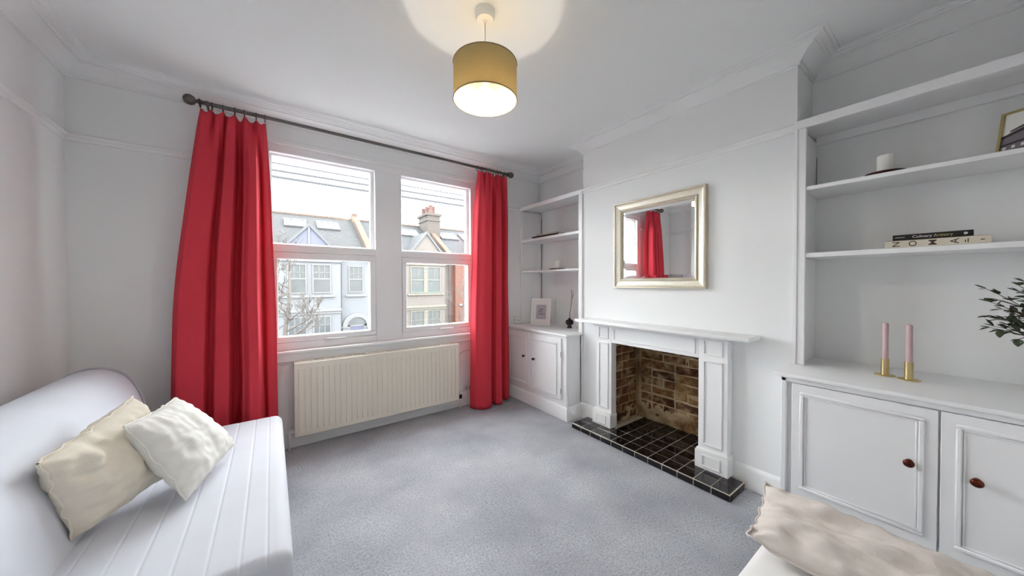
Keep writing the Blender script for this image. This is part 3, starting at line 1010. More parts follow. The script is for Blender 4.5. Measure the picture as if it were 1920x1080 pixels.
def curtain(name, label, xt, xb, z0, z1, ybase, folds, rings, seed, tops):
    """Hanging cloth; folds = [(position 0..1 across, depth; negative = towards the room)]."""
    root = thing(name, ((xb[0] + xb[1]) / 2, ybase, z0), label, 'curtain', 'pair of red curtains')

    def ev(tab, s):
        for (a, ya), (b, yb_) in zip(tab, tab[1:]):
            if s <= b:
                f = (s - a) / max(b - a, 1e-6)
                f = f * f * (3 - 2 * f)
                return ya + (yb_ - ya) * f
        return tab[-1][1]

    def fn(s, t):
        k = 1 - t
        wgt = 1 - t ** 2.2
        x = xt[0] + (xt[1] - xt[0]) * s
        x += (xb[0] + (xb[1] - xb[0]) * s - x) * wgt
        sw = s + 0.012 * math.sin(2.6 * t + seed) * math.sin(PI * s)
        body = ev(folds, sw)
        head = ev(tops, s)
        m = min(1.0, k / 0.14)
        m = m * m * (3 - 2 * m)
        y = ybase + body * (1.1 + 0.5 * k) * m + head * (1 - m)
        y += 0.006 * noise.noise(Vector((s * 6, t * 5, seed)))
        x += 0.012 * noise.noise(Vector((s * 3, t * 3, seed + 4)))
        zz = z0 + (z1 - z0) * t
        if t > 0.9:
            zz -= 0.024 * ((t - 0.9) / 0.1) * (0.5 - 0.5 * math.cos(2 * PI * (rings - 1) * s))
        if t < 0.05:
            zz += 0.004 * noise.noise(Vector((s * 5, 0, seed)))
        return Vector((x, y, zz))
    mb = MB()
    mb.grid(fn, 190, 60)
    mb.build('fabric', M_CURTAIN, root, smooth=True, solid=0.004)
    for k in range(rings):
        x = xt[0] + (xt[1] - xt[0]) * (k / (rings - 1))
        n = 18
        mbr = MB()
        R = 0.024
        pts = [(x + 0.006 * math.sin(3 * k), ROD_Y + R * math.sin(2 * PI * i / n), ROD_Z - R + 0.0135 + R * math.cos(2 * PI * i / n)) for i in range(n + 1)]
        mbr.tube(pts, 0.0032, 6)
        mbr.build('curtain_ring', M_RING, root, smooth=True)
    return root


HEAD = [(0, 0.0), (0.05, -0.02), (0.16, -0.012), (0.20, 0.02), (0.25, -0.022), (0.33, -0.02), (0.36, 0.022), (0.41, -0.02), (0.50, -0.012), (0.54, 0.026), (0.60, 0.02), (0.66, -0.02), (0.76, -0.006), (0.80, 0.022), (0.87, -0.016), (0.94, -0.01), (1.0, 0.012)]
curtain('curtain', 'long red curtain hanging left of the window behind the sofa', (-0.365, -0.02), (-0.54, 0.035), 0.012, 2.462, 2.985,
        [(0, 0.02), (0.07, -0.03), (0.28, -0.02), (0.315, 0.03), (0.345, 0.03), (0.385, -0.03), (0.50, -0.035), (0.54, 0.05), (0.60, 0.06), (0.645, -0.03), (0.72, -0.06), (0.80, -0.055), (0.835, 0.0), (0.86, 0.035), (0.90, 0.01), (1.0, 0.03)], 7, 3.0, HEAD)
curtain('curtain', 'long red curtain hanging right of the window by the corner cabinet', (1.73, 2.105), (1.655, 2.14), 0.012, 2.466, 2.965,
        [(0, 0.03), (0.06, -0.02), (0.22, -0.055), (0.40, -0.045), (0.44, 0.03), (0.50, 0.055), (0.56, -0.03), (0.66, -0.045), (0.73, -0.02), (0.77, 0.045), (0.83, 0.05), (0.90, 0.0), (1.0, 0.02)], 9, 8.0, HEAD)

# ------------------------------------------------------------------ radiator
rx0, rx1, rz0, rz1 = 0.137, 1.546, 0.104, 0.684
rad = thing('radiator', ((rx0 + rx1) / 2, 3.08, rz0), 'wide cream panel radiator under the window', 'radiator')
NR = 33
pitch_r = (rx1 - rx0 - 0.03) / NR
prof = [(rx0, 3.062), (rx0, 3.046), (rx0 + 0.012, 3.041)]
for k in range(NR):
    a = rx0 + 0.015 + k * pitch_r
    prof += [(a + 0.004, 3.041), (a + 0.008, 3.0475), (a + 0.012, 3.0475), (a + 0.016, 3.041)]
prof += [(rx1 - 0.012, 3.041), (rx1, 3.046), (rx1, 3.062)]
mb = MB()
zlev = [(rz0, 0.004, 0), (rz0 + 0.006, 0, 0), (rz0 + 0.038, 0, 0), (rz0 + 0.046, 0, 1), (rz1 - 0.054, 0, 1), (rz1 - 0.046, 0, 0), (rz1 - 0.006, 0, 0), (rz1, 0.004, 0)]
rows = []
for (zz, off, g) in zlev:
    rows.append([mb.bm.verts.new((x, (y if (g or i < 3 or i > len(prof) - 4) else 3.041) + off, zz)) for i, (x, y) in enumerate(prof)])
for r in range(len(rows) - 1):
    for i in range(len(prof) - 1):
        mb.bm.faces.new((rows[r][i], rows[r][i + 1], rows[r + 1][i + 1], rows[r + 1][i]))
mb.build('front_panel', M_RAD, rad, angle=25, solid=0.0015)
mb = MB()
mb.box(rx0 - 0.001, rx0 + 0.012, 3.055, 3.118, rz0 + 0.01, rz1 + 0.004, bev=0.002).box(rx1 - 0.012, rx1 + 0.001, 3.055, 3.118, rz0 + 0.01, rz1 + 0.004, bev=0.002)
mb.build('side_panel', M_RAD, rad, angle=40)
MB().box(rx0 + 0.012, rx1 - 0.012, 3.098, 3.112, rz0 + 0.01, rz1 - 0.01, bev=0.003).build('rear_panel', M_RAD, rad)
mb = MB()
mb.box(rx0 + 0.01, rx1 - 0.01, 3.05, 3.062, rz1 - 0.004, rz1 + 0.006, bev=0.002).box(rx0 + 0.01, rx1 - 0.01, 3.104, 3.118, rz1 - 0.004, rz1 + 0.006, bev=0.002)
for k in range(60):
    a = rx0 + 0.03 + k * (rx1 - rx0 - 0.06) / 59
    mb.box(a - 0.004, a + 0.004, 3.062, 3.104, rz1, rz1 + 0.004)
mb.build('top_grille', M_RAD, rad)
v = MB().tube([(rx1 - 0.01, 3.085, 0.135), (rx1 + 0.035, 3.085, 0.135)], 0.009, 10).tube([(rx1 + 0.035, 3.085, 0.10), (rx1 + 0.035, 3.085, 0.175)], 0.012, 12).build('valve', M_PLASTIC, rad, smooth=True)
MB().lathe((rx1 + 0.035, 3.085, 0.105), [(0.017, 0), (0.018, 0.012), (0.018, 0.036), (0.015, 0.04)], 14).build('valve_cap', M_DARK, rad, angle=40)
MB().tube([(rx1 + 0.035, 3.085, 0.0), (rx1 + 0.035, 3.085, 0.105)], 0.0075, 10).build('pipe', M_PLASTIC, rad, smooth=True)
MB().tube([(rx0 + 0.01, 3.085, 0.14), (rx0 - 0.035, 3.085, 0.14), (rx0 - 0.038, 3.085, 0.12), (rx0 - 0.038, 3.085, 0.0)], 0.0085, 10).build('pipe', M_PLASTIC, rad, smooth=True)


# ------------------------------------------------------------------ cabinets and shelving
def knob(parent, x, y, z, m, s=1.0):
    """Mushroom knob facing -X on surface x."""
    pr = [(0.011, 0), (0.011, 0.003), (0.006, 0.006), (0.006, 0.014), (0.012, 0.019), (0.0165, 0.024), (0.0165, 0.028), (0.012, 0.033), (0.0, 0.035)]
    return MB().lathe((x, y, z), [(r * s, -h * s) for r, h in pr], 18, 'x').build('knob', m, parent, smooth=True)


def cab_door(parent, xf, y0, y1, z0, z1, pin, m, knob_y, knob_z, knob_m, ks, hinge=None):
    """Framed door facing -X: leaf, moulding, knob."""
    d = MB().box(xf - 0.0, xf + 0.02, y0, y1, z0, z1, bev=0.002).build('door', m, parent, angle=40)
    a0, a1, c0, c1 = pin
    mb = MB()
    frame_rect(mb, 'x', xf, a0, a1, c0, c1, 0.016, 0.010, 0.004)
    frame_rect(mb, 'x', xf, a0 + 0.017, a1 - 0.017, c0 + 0.017, c1 - 0.017, 0.007, 0.005, 0.002)
    mb.build('moulding', m, d, angle=40)
    knob(d, xf, knob_y, knob_z, knob_m, ks)
    if hinge:
        for zz in hinge:
            MB().tube([(xf - 0.002, y0 - 0.003 if hinge_low else y1 + 0.003, zz - 0.025), (xf - 0.002, y0 - 0.003 if hinge_low else y1 + 0.003, zz + 0.025)], 0.004, 8).build('hinge', M_HINGE, d)
    return d


# corner cabinet (left alcove)
cl_ = thing('cabinet', (2.45, 2.66, 0), 'white two-door corner cabinet below the narrow alcove shelves', 'cabinet', 'built-in alcove cabinets')
mb = MB()
mb.box(2.238, 2.262, 2.20, 3.128, 0.125, 0.797, bev=0.002).box(2.262, XB - 0.002, 2.20, 2.222, 0.0, 0.797)
mb.box(XB - 0.002, XA - 0.002, 2.168, 2.19, 0.0, 0.797).box(2.262, XA - 0.002, 2.222, 3.128, 0.09, 0.11)
mb.build('carcass', M_CAB, cl_, angle=40)
pl = [(0, 0.0), (0.020, 0.0), (0.020, 0.108), (0.014, 0.120), (0.004, 0.128), (0, 0.128)]
sweep([(2.24, 3.128), (2.24, 2.199), (XB - 0.018, 2.199)], pl, False).build('plinth', M_CAB, cl_, angle=30)
hinge_low = True
cab_door(cl_, 2.220, 2.257, 2.707, 0.186, 0.772, (2.307, 2.677, 0.211, 0.728), M_CAB, 2.650, 0.508, M_KNOBD, 0.85, (0.62, 0.27))
hinge_low = False
cab_door(cl_, 2.220, 2.742, 3.112, 0.186, 0.772, (2.772, 3.092, 0.211, 0.728), M_CAB, 2.815, 0.512, M_KNOBD, 0.85)
wt = MB().box(2.205, XA - 0.001, 2.168, 3.128, 0.797, 0.818, bev=0.005, seg=2)
tag(wt.build('worktop', M_CAB, org=(2.45, 2.65, 0.797), angle=40), 'white wooden top of the corner cabinet holding small vase', 'worktop')

# shelving (left alcove)
sl = thing('alcove_shelving', (2.57, 2.65, 0.818), 'white built-in shelving in the narrow alcove by the curtain', 'shelving', 'built-in alcove shelving')
box('upright', (2.410, 2.432, 2.166, 2.209, 0.8185, 2.157), M_CAB, sl)
box('side_panel', (2.412, XA - 0.006, 3.118, 3.142, 0.8185, 2.157), M_CAB, sl)
box('side_panel', (2.434, XA - 0.004, 2.168, 2.186, 0.8185, 2.157), M_CAB, sl)
box('top_rail', (2.408, 2.432, 2.166, 3.142, 2.157, 2.200), M_CAB, sl)
box('top_board', (2.432, XA - 0.002, 2.168, 3.142, 2.178, 2.197), M_CAB, sl)
box('shelf', (2.420, XA - 0.002, 2.187, 3.117, 1.785, 1.812), M_CAB, sl)
box('shelf', (2.420, XA - 0.002, 2.187, 3.117, 1.427, 1.446), M_CAB, sl)
box('gap_shade_strip', (XA - 0.005, XA - 0.002, 3.112, 3.1175, 0.8185, 2.10), M_SHADOWGAP, sl, bev=0)  # thin strip painting the dark of the corner gap

# right cabinet
crt = thing('cabinet', (2.44, 0.05, 0), 'wide white cabinet under the big alcove with copper knobs', 'cabinet', 'built-in alcove cabinets')
mb = MB()
mb.box(2.168, 2.190, YB + 0.002, 0.558, 0.10, 0.815, bev=0.002).box(2.190, XB - 0.002, 0.54, 0.558, 0.0, 0.815)
mb.box(2.190, XA - 0.002, YB + 0.002, 0.54, 0.09, 0.11)
mb.build('carcass', M_CAB, crt, angle=40)
sweep([(2.17, 0.557), (2.17, YB + 0.002)], pl, False).build('plinth', M_CAB, crt, angle=30)
MB().box(2.146, 2.170, 0.535, 0.559, 0.128, 0.812, bev=0.004).box(2.146, 2.170, YB + 0.002, 0.559, 0.790, 0.8145, bev=0.004).build('face_frame', M_CAB, crt, angle=40)
hinge_low = False
cab_door(crt, 2.150, 0.055, 0.516, 0.215, 0.786, (0.089, 0.483, 0.258, 0.749), M_CAB, 0.128, 0.550, M_KNOB, 1.0)
cab_door(crt, 2.150, -0.412, 0.049, 0.215, 0.786, (-0.378, 0.013, 0.258, 0.749), M_CAB, -0.036, 0.548, M_KNOB, 1.0)
wt = MB().box(2.128, XA - 0.001, YB + 0.002, 0.588, 0.815, 0.836, bev=0.005, seg=2)
wt = wt.build('worktop', M_CAB, org=(2.45, 0.05, 0.815), angle=40)
tag(wt, 'long white cabinet top carrying the two pink candles', 'worktop')

# shelving (right alcove)
sr_ = thing('alcove_shelving', (2.57, 0.05, 0.836), 'white built-in shelving in the wide alcove right of the mirror', 'shelving', 'built-in alcove shelving')
mb = MB().box(2.412, 2.432, 0.525, 0.578, 0.8365, 2.162, bev=0.003).box(2.406, 2.412, 0.560, 0.578, 0.8365, 2.162, bev=0.002)
mb.build('upright', M_CAB, sr_, angle=40)
box('side_panel', (2.434, XA - 0.002, 0.546, 0.568, 0.8365, 2.162), M_CAB, sr_)
box('top_rail', (2.408, 2.432, YB + 0.002, 0.578, 2.162, 2.210), M_CAB, sr_)
box('top_board', (2.432, XA - 0.002, YB + 0.002, 0.568, 2.188, 2.208), M_CAB, sr_)
box('batten', (XA - 0.022, XA - 0.002, YB + 0.002, 0.546, 2.140, 2.188), M_CAB, sr_)
box('shelf', (2.420, XA - 0.002, YB + 0.002, 0.545, 1.815, 1.836), M_CAB, sr_)
box('shelf', (2.420, XA - 0.002, YB + 0.002, 0.545, 1.440, 1.465), M_CAB, sr_)
box('gap_shade_strip', (XA - 0.004, XA - 0.002, 0.5425, 0.5455, 1.84, 2.07), M_SHADOWGAP, sr_, bev=0)  # strip coloured as the shade in the back corner crack

# ------------------------------------------------------------------ fireplace
XS = 2.36
fs = thing('fireplace_surround', (2.39, 1.42, 0.046), 'white panelled wooden fireplace surround with mantel shelf', 'fireplace')
PILS = ((1.785, 1.950), (0.888, 1.068))
mb = MB().box(2.240, XB - 0.001, 0.735, 2.100, 0.949, 0.975, bev=0.006, seg=2)
mb.build('mantel_shelf', M_TRIM, fs, angle=40)
MB().box(2.325, XB - 0.001, 0.860, 1.980, 0.934, 0.949, bev=0.004).box(2.342, XB - 0.001, 0.872, 1.966, 0.920, 0.934, bev=0.004).build('bed_moulding', M_TRIM, fs, angle=40)
fz = box('frieze', (XS, XB - 0.001, 1.068, 1.785, 0.786, 0.934), M_TRIM, fs)
mb = MB()
frame_rect(mb, 'x', XS, 1.088, 1.765, 0.812, 0.918, 0.010, 0.008)
mb.build('panel_bead', M_TRIM, fz, angle=40)
for (a, b) in PILS:
    p = box('pilaster', (XS, XB - 0.001, a, b, 0.175, 0.934), M_TRIM, fs)
    mb = MB()
    frame_rect(mb, 'x', XS, a + 0.030, b - 0.030, 0.815, 0.918, 0.010, 0.008)
    frame_rect(mb, 'x', XS, a + 0.030, b - 0.030, 0.205, 0.778, 0.010, 0.008)
    mb.build('panel_bead', M_TRIM, p, angle=40)
    q0, q1 = a - 0.012, b + 0.012
    if a > 1.5:
        q0 = 1.778
        q1 = 1.975
    mb = MB().box(2.337, XB - 0.001, q0, q1, 0.0465, 0.165, bev=0.002).box(2.343, XB - 0.001, q0 + 0.004, q1 - 0.004, 0.165, 0.178, bev=0.004)
    blk = mb.build('plinth_block', M_TRIM, fs, angle=40)
    mb = MB()
    frame_rect(mb, 'x', 2.337, q0 + 0.045, q1 - 0.045, 0.068, 0.146, 0.009, 0.007)
    mb.build('panel_bead', M_TRIM, blk, angle=40)

# hearth with tiles
TP = 0.1058
HX0, HY0, HY1 = 2.172, 0.800, 0.800 + 12 * TP
hearth = thing('hearth', (2.40, 1.43, 0), 'black tiled hearth with cream grout under the fireplace', 'hearth')
mb = MB().box(HX0 + 0.003, 2.40, HY0 + 0.003, HY1 - 0.003, 0.0005, 0.0435).box(2.40, FX1 - 0.004, FY0 + 0.004, FY1 - 0.004, 0.0005, 0.0435)
mb.build('bed', M_GROUT, hearth)
mb = MB()
mb.box(HX0, HX0 + 0.006, HY0, HY1, 0.0395, 0.046, bev=0.002).box(HX0, XB - 0.018, HY0, HY0 + 0.006, 0.0395, 0.046, bev=0.002)
mb.build('edge_trim', M_GROUT, hearth)


def tile_mesh(lx, ly, lz, bev):
    b = MB().box(-lx / 2, lx / 2, -ly / 2, ly / 2, -lz / 2, lz / 2, bev=bev)
    bmesh.ops.recalc_face_normals(b.bm, faces=b.bm.faces)
    me = bpy.data.meshes.new('tile')
    b.bm.to_mesh(me)
    b.bm.free()
    me.materials.append(M_TILE)
    return me


T_TOP = tile_mesh(TP - 0.006, TP - 0.006, 0.008, 0.0012)
T_FR = tile_mesh(0.006, TP - 0.007, 0.036, 0.001)
T_SD = tile_mesh(TP - 0.007, 0.006, 0.036, 0.001)
rnd = random.Random(4)


def jit(s=0.006):
    return (rnd.uniform(-s, s), rnd.uniform(-s, s), 0)


for r in range(6):
    for c in range(12):
        yc = HY0 + 0.003 + TP * (c + 0.5) if c else HY0 + 0.0045 + TP * 0.5
        xc = HX0 + 0.004 + TP * (r + 0.5)
        if r == 2:
            xc = HX0 + 0.004 + TP * 2.5
        if r >= 2 and not (FY0 + TP * 0.5 < yc < FY1 - TP * 0.5):
            continue
        if xc + TP / 2 > FX1:
            continue
        if r == 1 or r == 0 or True:
            share('tile', T_TOP, (xc, yc, 0.0423), hearth, rot=jit(0.004))
for c in range(12):
    share('tile', T_FR, (HX0 + 0.002, HY0 + TP * (c + 0.5), 0.0205), hearth)
for r in range(2):
    share('tile', T_SD, (HX0 + 0.004 + TP * (r + 0.5), HY0 + 0.002, 0.0205), hearth)

# firebox brickwork
fb = thing('wall_firebox', (2.62, 1.43, 0.046), 'old exposed brick lining inside the fireplace opening', 'brickwork', kind='structure')
mb = MB()
mb.box(FX1 - 0.023, FX1 + 0.05, FY0 - 0.004, FY1 + 0.004, 0.047, 0.96)
mb.box(XB + 0.13, FX1, FY0 - 0.03, FY0 + 0.021, 0.047, 0.96).box(XB + 0.002, FX1, FY1 - 0.021, FY1 + 0.03, 0.047, 0.96)
mb.box(XB + 0.002, XB + 0.13, FY0 - 0.03, FY0 + 0.021, 0.047, 0.79)
mb.build('mortar', M_MORTAR, fb)
box('flue_plate', (XB + 0.12, FX1 + 0.05, FY0 - 0.03, FY1 + 0.03, 0.94, 0.96), M_DARK, fb, bev=0)


def brick_mesh(lx, ly, lz, seed):
    b = MB().box(-lx / 2, lx / 2, -ly / 2, ly / 2, -lz / 2, lz / 2, bev=0.006, seg=1)
    rr = random.Random(seed)
    for v in b.bm.verts:
        v.co += Vector((rr.uniform(-1, 1), rr.uniform(-1, 1), rr.uniform(-1, 1))) * 0.0042
    bmesh.ops.recalc_face_normals(b.bm, faces=b.bm.faces)
    me = bpy.data.meshes.new('brick')
    b.bm.to_mesh(me)
    b.bm.free()
    me.materials.append(M_BRICK)
    return me


BR = [brick_mesh(0.03, 0.205, 0.064, s) for s in range(5)]
BRH = [brick_mesh(0.03, 0.098, 0.064, s + 20) for s in range(4)]
BS = [brick_mesh(0.205, 0.03, 0.064, s + 40) for s in range(4)]
BSH = [brick_mesh(0.098, 0.03, 0.064, s + 60) for s in range(3)]
rnd = random.Random(11)
ROW = 0.0765


def course(start, end, row, full, half):
    """centres along one course, alternating stretcher / mixed."""
    out = []
    a = start
    k = 0
    first_half = row % 2 == 1
    while a < end - 0.04:
        hb = (k == 0 and first_half) or (rnd.random() < 0.16)
        L = 0.108 if hb else 0.2155
        if a + L > end + 0.03:
            L = 0.108
            hb = True
            if a + L > end + 0.03:
                break
        out.append((a + L / 2, hb))
        a += L
        k += 1
    return out


for row in range(12):
    zc = 0.046 + 0.012 + ROW * (row + 0.5)
    if zc > 0.93:
        break
    for (yc, hb) in course(FY0 + 0.004, FY1 - 0.004, row, None, None):
        share('brick', rnd.choice(BRH if hb else BR), (FX1 - 0.014 + rnd.uniform(-0.003, 0.003), yc, zc + rnd.uniform(-0.003, 0.003)), fb, rot=(rnd.uniform(-0.03, 0.03), 0, rnd.uniform(-0.02, 0.02)))
    for side in (0, 1):
        yy = FY1 - 0.012 if side else FY0 + 0.012
        xs0 = XB + 0.004 if (side or zc < 0.74) else XB + 0.135
        if zc > 0.74:
            xs0 = XB + 0.135
        for (xc, hb) in course(xs0, FX1 - 0.03, row + 1 + side, None, None):
            share('brick', rnd.choice(BSH if hb else BS), (xc, yy + rnd.uniform(-0.003, 0.003), zc + rnd.uniform(-0.003, 0.003)), fb, rot=(0, rnd.uniform(-0.02, 0.02), 0))


# lumpy lime render left on the lowest courses
def patch_back(s, t):
    y = FY0 + 0.02 + (FY1 - FY0 - 0.04) * s
    top = 0.15 + 0.10 * noise.noise((s * 5.1, 3.3, 0)) + 0.17 * (1 - s) ** 1.5 + (0.05 if s > 0.8 else 0)
    zz = 0.047 + max(top, 0.05) * t
    x = FX1 - 0.026 + 0.016 * noise.noise((y * 16, zz * 16, 1.7)) + 0.008 * noise.noise((y * 45, zz * 45, 5.1)) + 0.026 * t ** 5
    return Vector((x, y, zz))


mb = MB()
mb.grid(patch_back, 70, 22)
mb.build('render_patch', M_MORTAR, fb, smooth=True, solid=0.01)


def patch_side(s, t):
    x = XB + 0.02 + (FX1 - XB - 0.04) * s
    top = 0.12 + 0.08 * noise.noise((s * 4.1, 8.3, 0)) + 0.12 * s * s
    zz = 0.047 + top * t
    y = FY1 - 0.020 + 0.014 * noise.noise((x * 16, zz * 16, 9.7)) + 0.006 * noise.noise((x * 45, zz * 45, 2.1)) + 0.022 * t ** 5
    return Vector((x, y, zz))


mb = MB()
mb.grid(patch_side, 44, 18)
mb.build('render_patch', M_MORTAR, fb, smooth=True, solid=0.01)

# ------------------------------------------------------------------ mirror
mi = thing('wall_mirror', (XB, 1.415, 1.26), 'rectangular mirror in a champagne silver frame above the mantel', 'mirror')
my0, my1, mz0, mz1 = 1.042, 1.790, 1.258, 1.976


def mitred_frame(name, y0, y1, z0, z1, w, prof_m, xw, parent, m):
    """Mitred frame: prof = [(inset 0..w, proud)]; xw = wall plane."""
    mb = MB()
    rings = []
    for (ins, pr) in prof_m:
        rings.append([mb.bm.verts.new((xw - pr, y0 + ins, z0 + ins)), mb.bm.verts.new((xw - pr, y1 - ins, z0 + ins)),
                      mb.bm.verts.new((xw - pr, y1 - ins, z1 - ins)), mb.bm.verts.new((xw - pr, y0 + ins, z1 - ins))])
    for i in range(len(rings) - 1):
        for k in range(4):
            mb.bm.faces.new((rings[i][k], rings[i][(k + 1) % 4], rings[i + 1][(k + 1) % 4], rings[i + 1][k]))
    return mb.build(name, m, parent)


mitred_frame('outer_rim', my0, my1, mz0, mz1, 0.02, [(0, 0.001), (0, 0.034), (0.003, 0.038), (0.012, 0.038), (0.016, 0.033), (0.016, 0.001)], XB, mi, M_SILVERD)
mitred_frame('frame_band', my0, my1, mz0, mz1, 0.06, [(0.016, 0.001), (0.016, 0.029), (0.030, 0.024), (0.058, 0.020), (0.058, 0.001)], XB, mi, M_SILVER)
mitred_frame('inner_lip', my0, my1, mz0, mz1, 0.02, [(0.058, 0.001), (0.058, 0.027), (0.064, 0.031), (0.072, 0.029), (0.080, 0.018), (0.080, 0.001)], XB, mi, M_SILVERD)
mb = MB()
gi, gb = 0.079, 0.103
Y0, Y1, Z0, Z1 = my0 + gi, my1 - gi, mz0 + gi, mz1 - gi
y0, y1, z0, z1 = my0 + gb, my1 - gb, mz0 + gb, mz1 - gb
xo, xi = XB - 0.0125, XB - 0.0155
O = [(xo, Y0, Z0), (xo, Y1, Z0), (xo, Y1, Z1), (xo, Y0, Z1)]
I = [(xi, y0, z0), (xi, y1, z0), (xi, y1, z1), (xi, y0, z1)]
for k in range(4):
    mb.poly([O[k], O[(k + 1) % 4], I[(k + 1) % 4], I[k]])
mb.poly(I)
B_ = [(XB - 0.006, p[1], p[2]) for p in O]
for k in range(4):
    mb.poly([O[k], O[(k + 1) % 4], B_[(k + 1) % 4], B_[k]])
mb.poly(B_)
mb.build('mirror_glass', M_GLASSM, mi)
mb = MB()
nb = 46
for k in range(nb):
    zz = mz0 + 0.07 + (mz1 - mz0 - 0.14) * k / (nb - 1)
    for yy in (my0 + 0.066, my1 - 0.066):
        mb.lathe((XB - 0.030, yy, zz), [(0.0028, 0), (0.0028, -0.0022), (0.0, -0.004)], 6, 'x')
for k in range(nb):
    yy = my0 + 0.075 + (my1 - my0 - 0.15) * k / (nb - 1)
    for zz in (mz0 + 0.066, mz1 - 0.066):
        mb.lathe((XB - 0.030, yy, zz), [(0.0028, 0), (0.0028, -0.0022), (0.0, -0.004)], 6, 'x')
ob = mb.build('beading', M_SILVERD, mi)
ob['kind'] = 'stuff'

# ------------------------------------------------------------------ pendant lamp
px, py = 0.852, 1.384
lamp = thing('pendant_lamp', (px, py, ZC), 'oatmeal drum pendant lamp with lit bulb hanging from ceiling', 'lamp')
MB().lathe((px, py, ZC - 0.001), [(0.047, 0), (0.048, -0.012), (0.046, -0.03), (0.040, -0.042), (0.012, -0.046), (0.008, -0.052), (0.004, -0.056), (0.0, -0.056)], 30).build('ceiling_rose', M_PLASTIC, lamp, smooth=False, angle=40)
MB().tube([(px, py, ZC - 0.05), (px, py, 2.31)], 0.003, 8).build('cord', M_CORD, lamp, smooth=True)
SR, SZ0, SZ1 = 0.153, 2.190, 2.362
mb = MB()
mb.lathe((px, py, 0), [(SR, SZ0), (SR, SZ1)], 56)
bmesh.ops.delete(mb.bm, geom=[f for f in mb.bm.faces if len(f.verts) > 4], context='FACES_ONLY')
sh = mb.build('lamp_shade', M_SHADE, lamp, smooth=True)
mb = MB()
mb.lathe((px, py, 0), [(SR - 0.002, SZ0), (SR - 0.002, SZ1)], 56)
bmesh.ops.delete(mb.bm, geom=[f for f in mb.bm.faces if len(f.verts) > 4], context='FACES_ONLY')
mb.build('lining', M_SHADEIN, sh, smooth=True)
M_HEM = mat('brown_shade_hem', rgb(150, 132, 96), 0.8)
for zz in (SZ0, SZ1):
    n = 56
    MB().tube([(px + SR * math.cos(2 * PI * k / n), py + SR * math.sin(2 * PI * k / n), zz) for k in range(n + 1)], 0.0028, 6, cap=False).build('hem', M_HEM, sh, smooth=True)
mb = MB()
for k in range(3):
    a = 2 * PI * k / 3 + 0.5
    mb.tube([(px + 0.02 * math.cos(a), py + 0.02 * math.sin(a), 2.292), (px + (SR - 0.004) * math.cos(a), py + (SR - 0.004) * math.sin(a), 2.352)], 0.0022, 6)
n = 20
mb.tube([(px + 0.022 * math.cos(2 * PI * k / n), py + 0.022 * math.sin(2 * PI * k / n), 2.292) for k in range(n + 1)], 0.003, 6, cap=False)
mb.build('spider', M_PLASTICG, lamp, smooth=True)
MB().lathe((px, py, 0), [(0.019, 2.268), (0.021, 2.275), (0.021, 2.31), (0.012, 2.322), (0.004, 2.326)], 20).build('bulb_holder', M_PLASTIC, lamp, angle=40)
prb = [(0.0, 2.193)] + [(0.032 * math.sin(PI * k / 12), 2.225 - 0.032 * math.cos(PI * k / 12)) for k in range(1, 8)]
bulb = MB().lathe((px, py, 0), prb + [(0.0, 2.2335)], 24).build('bulb', M_BULB, lamp, smooth=True)
MB().lathe((px, py, 0), [(0.0312, 2.2345), (0.029, 2.246), (0.022, 2.262), (0.016, 2.272), (0.0, 2.273)], 24).build('added_bulb_collar', M_PLASTIC, lamp, angle=50)  # opaque collar added to keep the bulb's light from going upwards


# ------------------------------------------------------------------ sofas
def extrude_profile(pts, y0, y1, endr, ny=24, nend=5, axis='y', flat_top=None):
    """Closed profile swept from y0 to y1 with rounded ends (profile shrinks towards its centroid)."""
    mb = MB()
    cx = sum(p[0] for p in pts) / len(pts)
    cz = sum(p[1] for p in pts) / len(pts)
    L = []
    for k in range(nend + 1):
        a = PI / 2 * k / nend
        L.append((y0 + endr - endr * math.cos(a), endr - endr * math.sin(a)))
    for k in range(1, ny):
        L.append((y0 + endr + (y1 - y0 - 2 * endr) * k / ny, 0.0))
    for k in range(nend, -1, -1):
        a = PI / 2 * k / nend
        L.append((y1 - endr + endr * math.cos(a), endr - endr * math.sin(a)))
    rings = []
    n = len(pts)
    for (yy, ins) in L:
        ring = []
        for i, p in enumerate(pts):
            a, b = Vector(pts[i - 1]), Vector(pts[(i + 1) % n])
            t = (b - a)
            nn = Vector((t.y, -t.x)).normalized()
            if nn.dot(Vector((p[0] - cx, p[1] - cz))) < 0:
                nn = -nn
            if flat_top is not None and p[1] > flat_top:
                nn = Vector((0, 1))
            x, z = p[0] - nn.x * ins, p[1] - nn.y * ins
            ring.append(mb.bm.verts.new((x, yy, z) if axis == 'y' else (yy, x, z)))
        rings.append(ring)
    for i in range(len(rings) - 1):
        for k in range(n):
            mb.bm.faces.new((rings[i][k], rings[i][(k + 1) % n], rings[i + 1][(k + 1) % n], rings[i + 1][k]))
    mb.bm.faces.new(rings[0])
    mb.bm.faces.new(rings[-1][::-1])
    return mb


def smooth_closed(pts, it=2):
    for _ in range(it):
        out = []
        n = len(pts)
        for i in range(n):
            a, b = pts[i], pts[(i + 1) % n]
            out.append((a[0] * 0.75 + b[0] * 0.25, a[1] * 0.75 + b[1] * 0.25))
            out.append((a[0] * 0.25 + b[0] * 0.75, a[1] * 0.25 + b[1] * 0.75))
        pts = out
    return pts


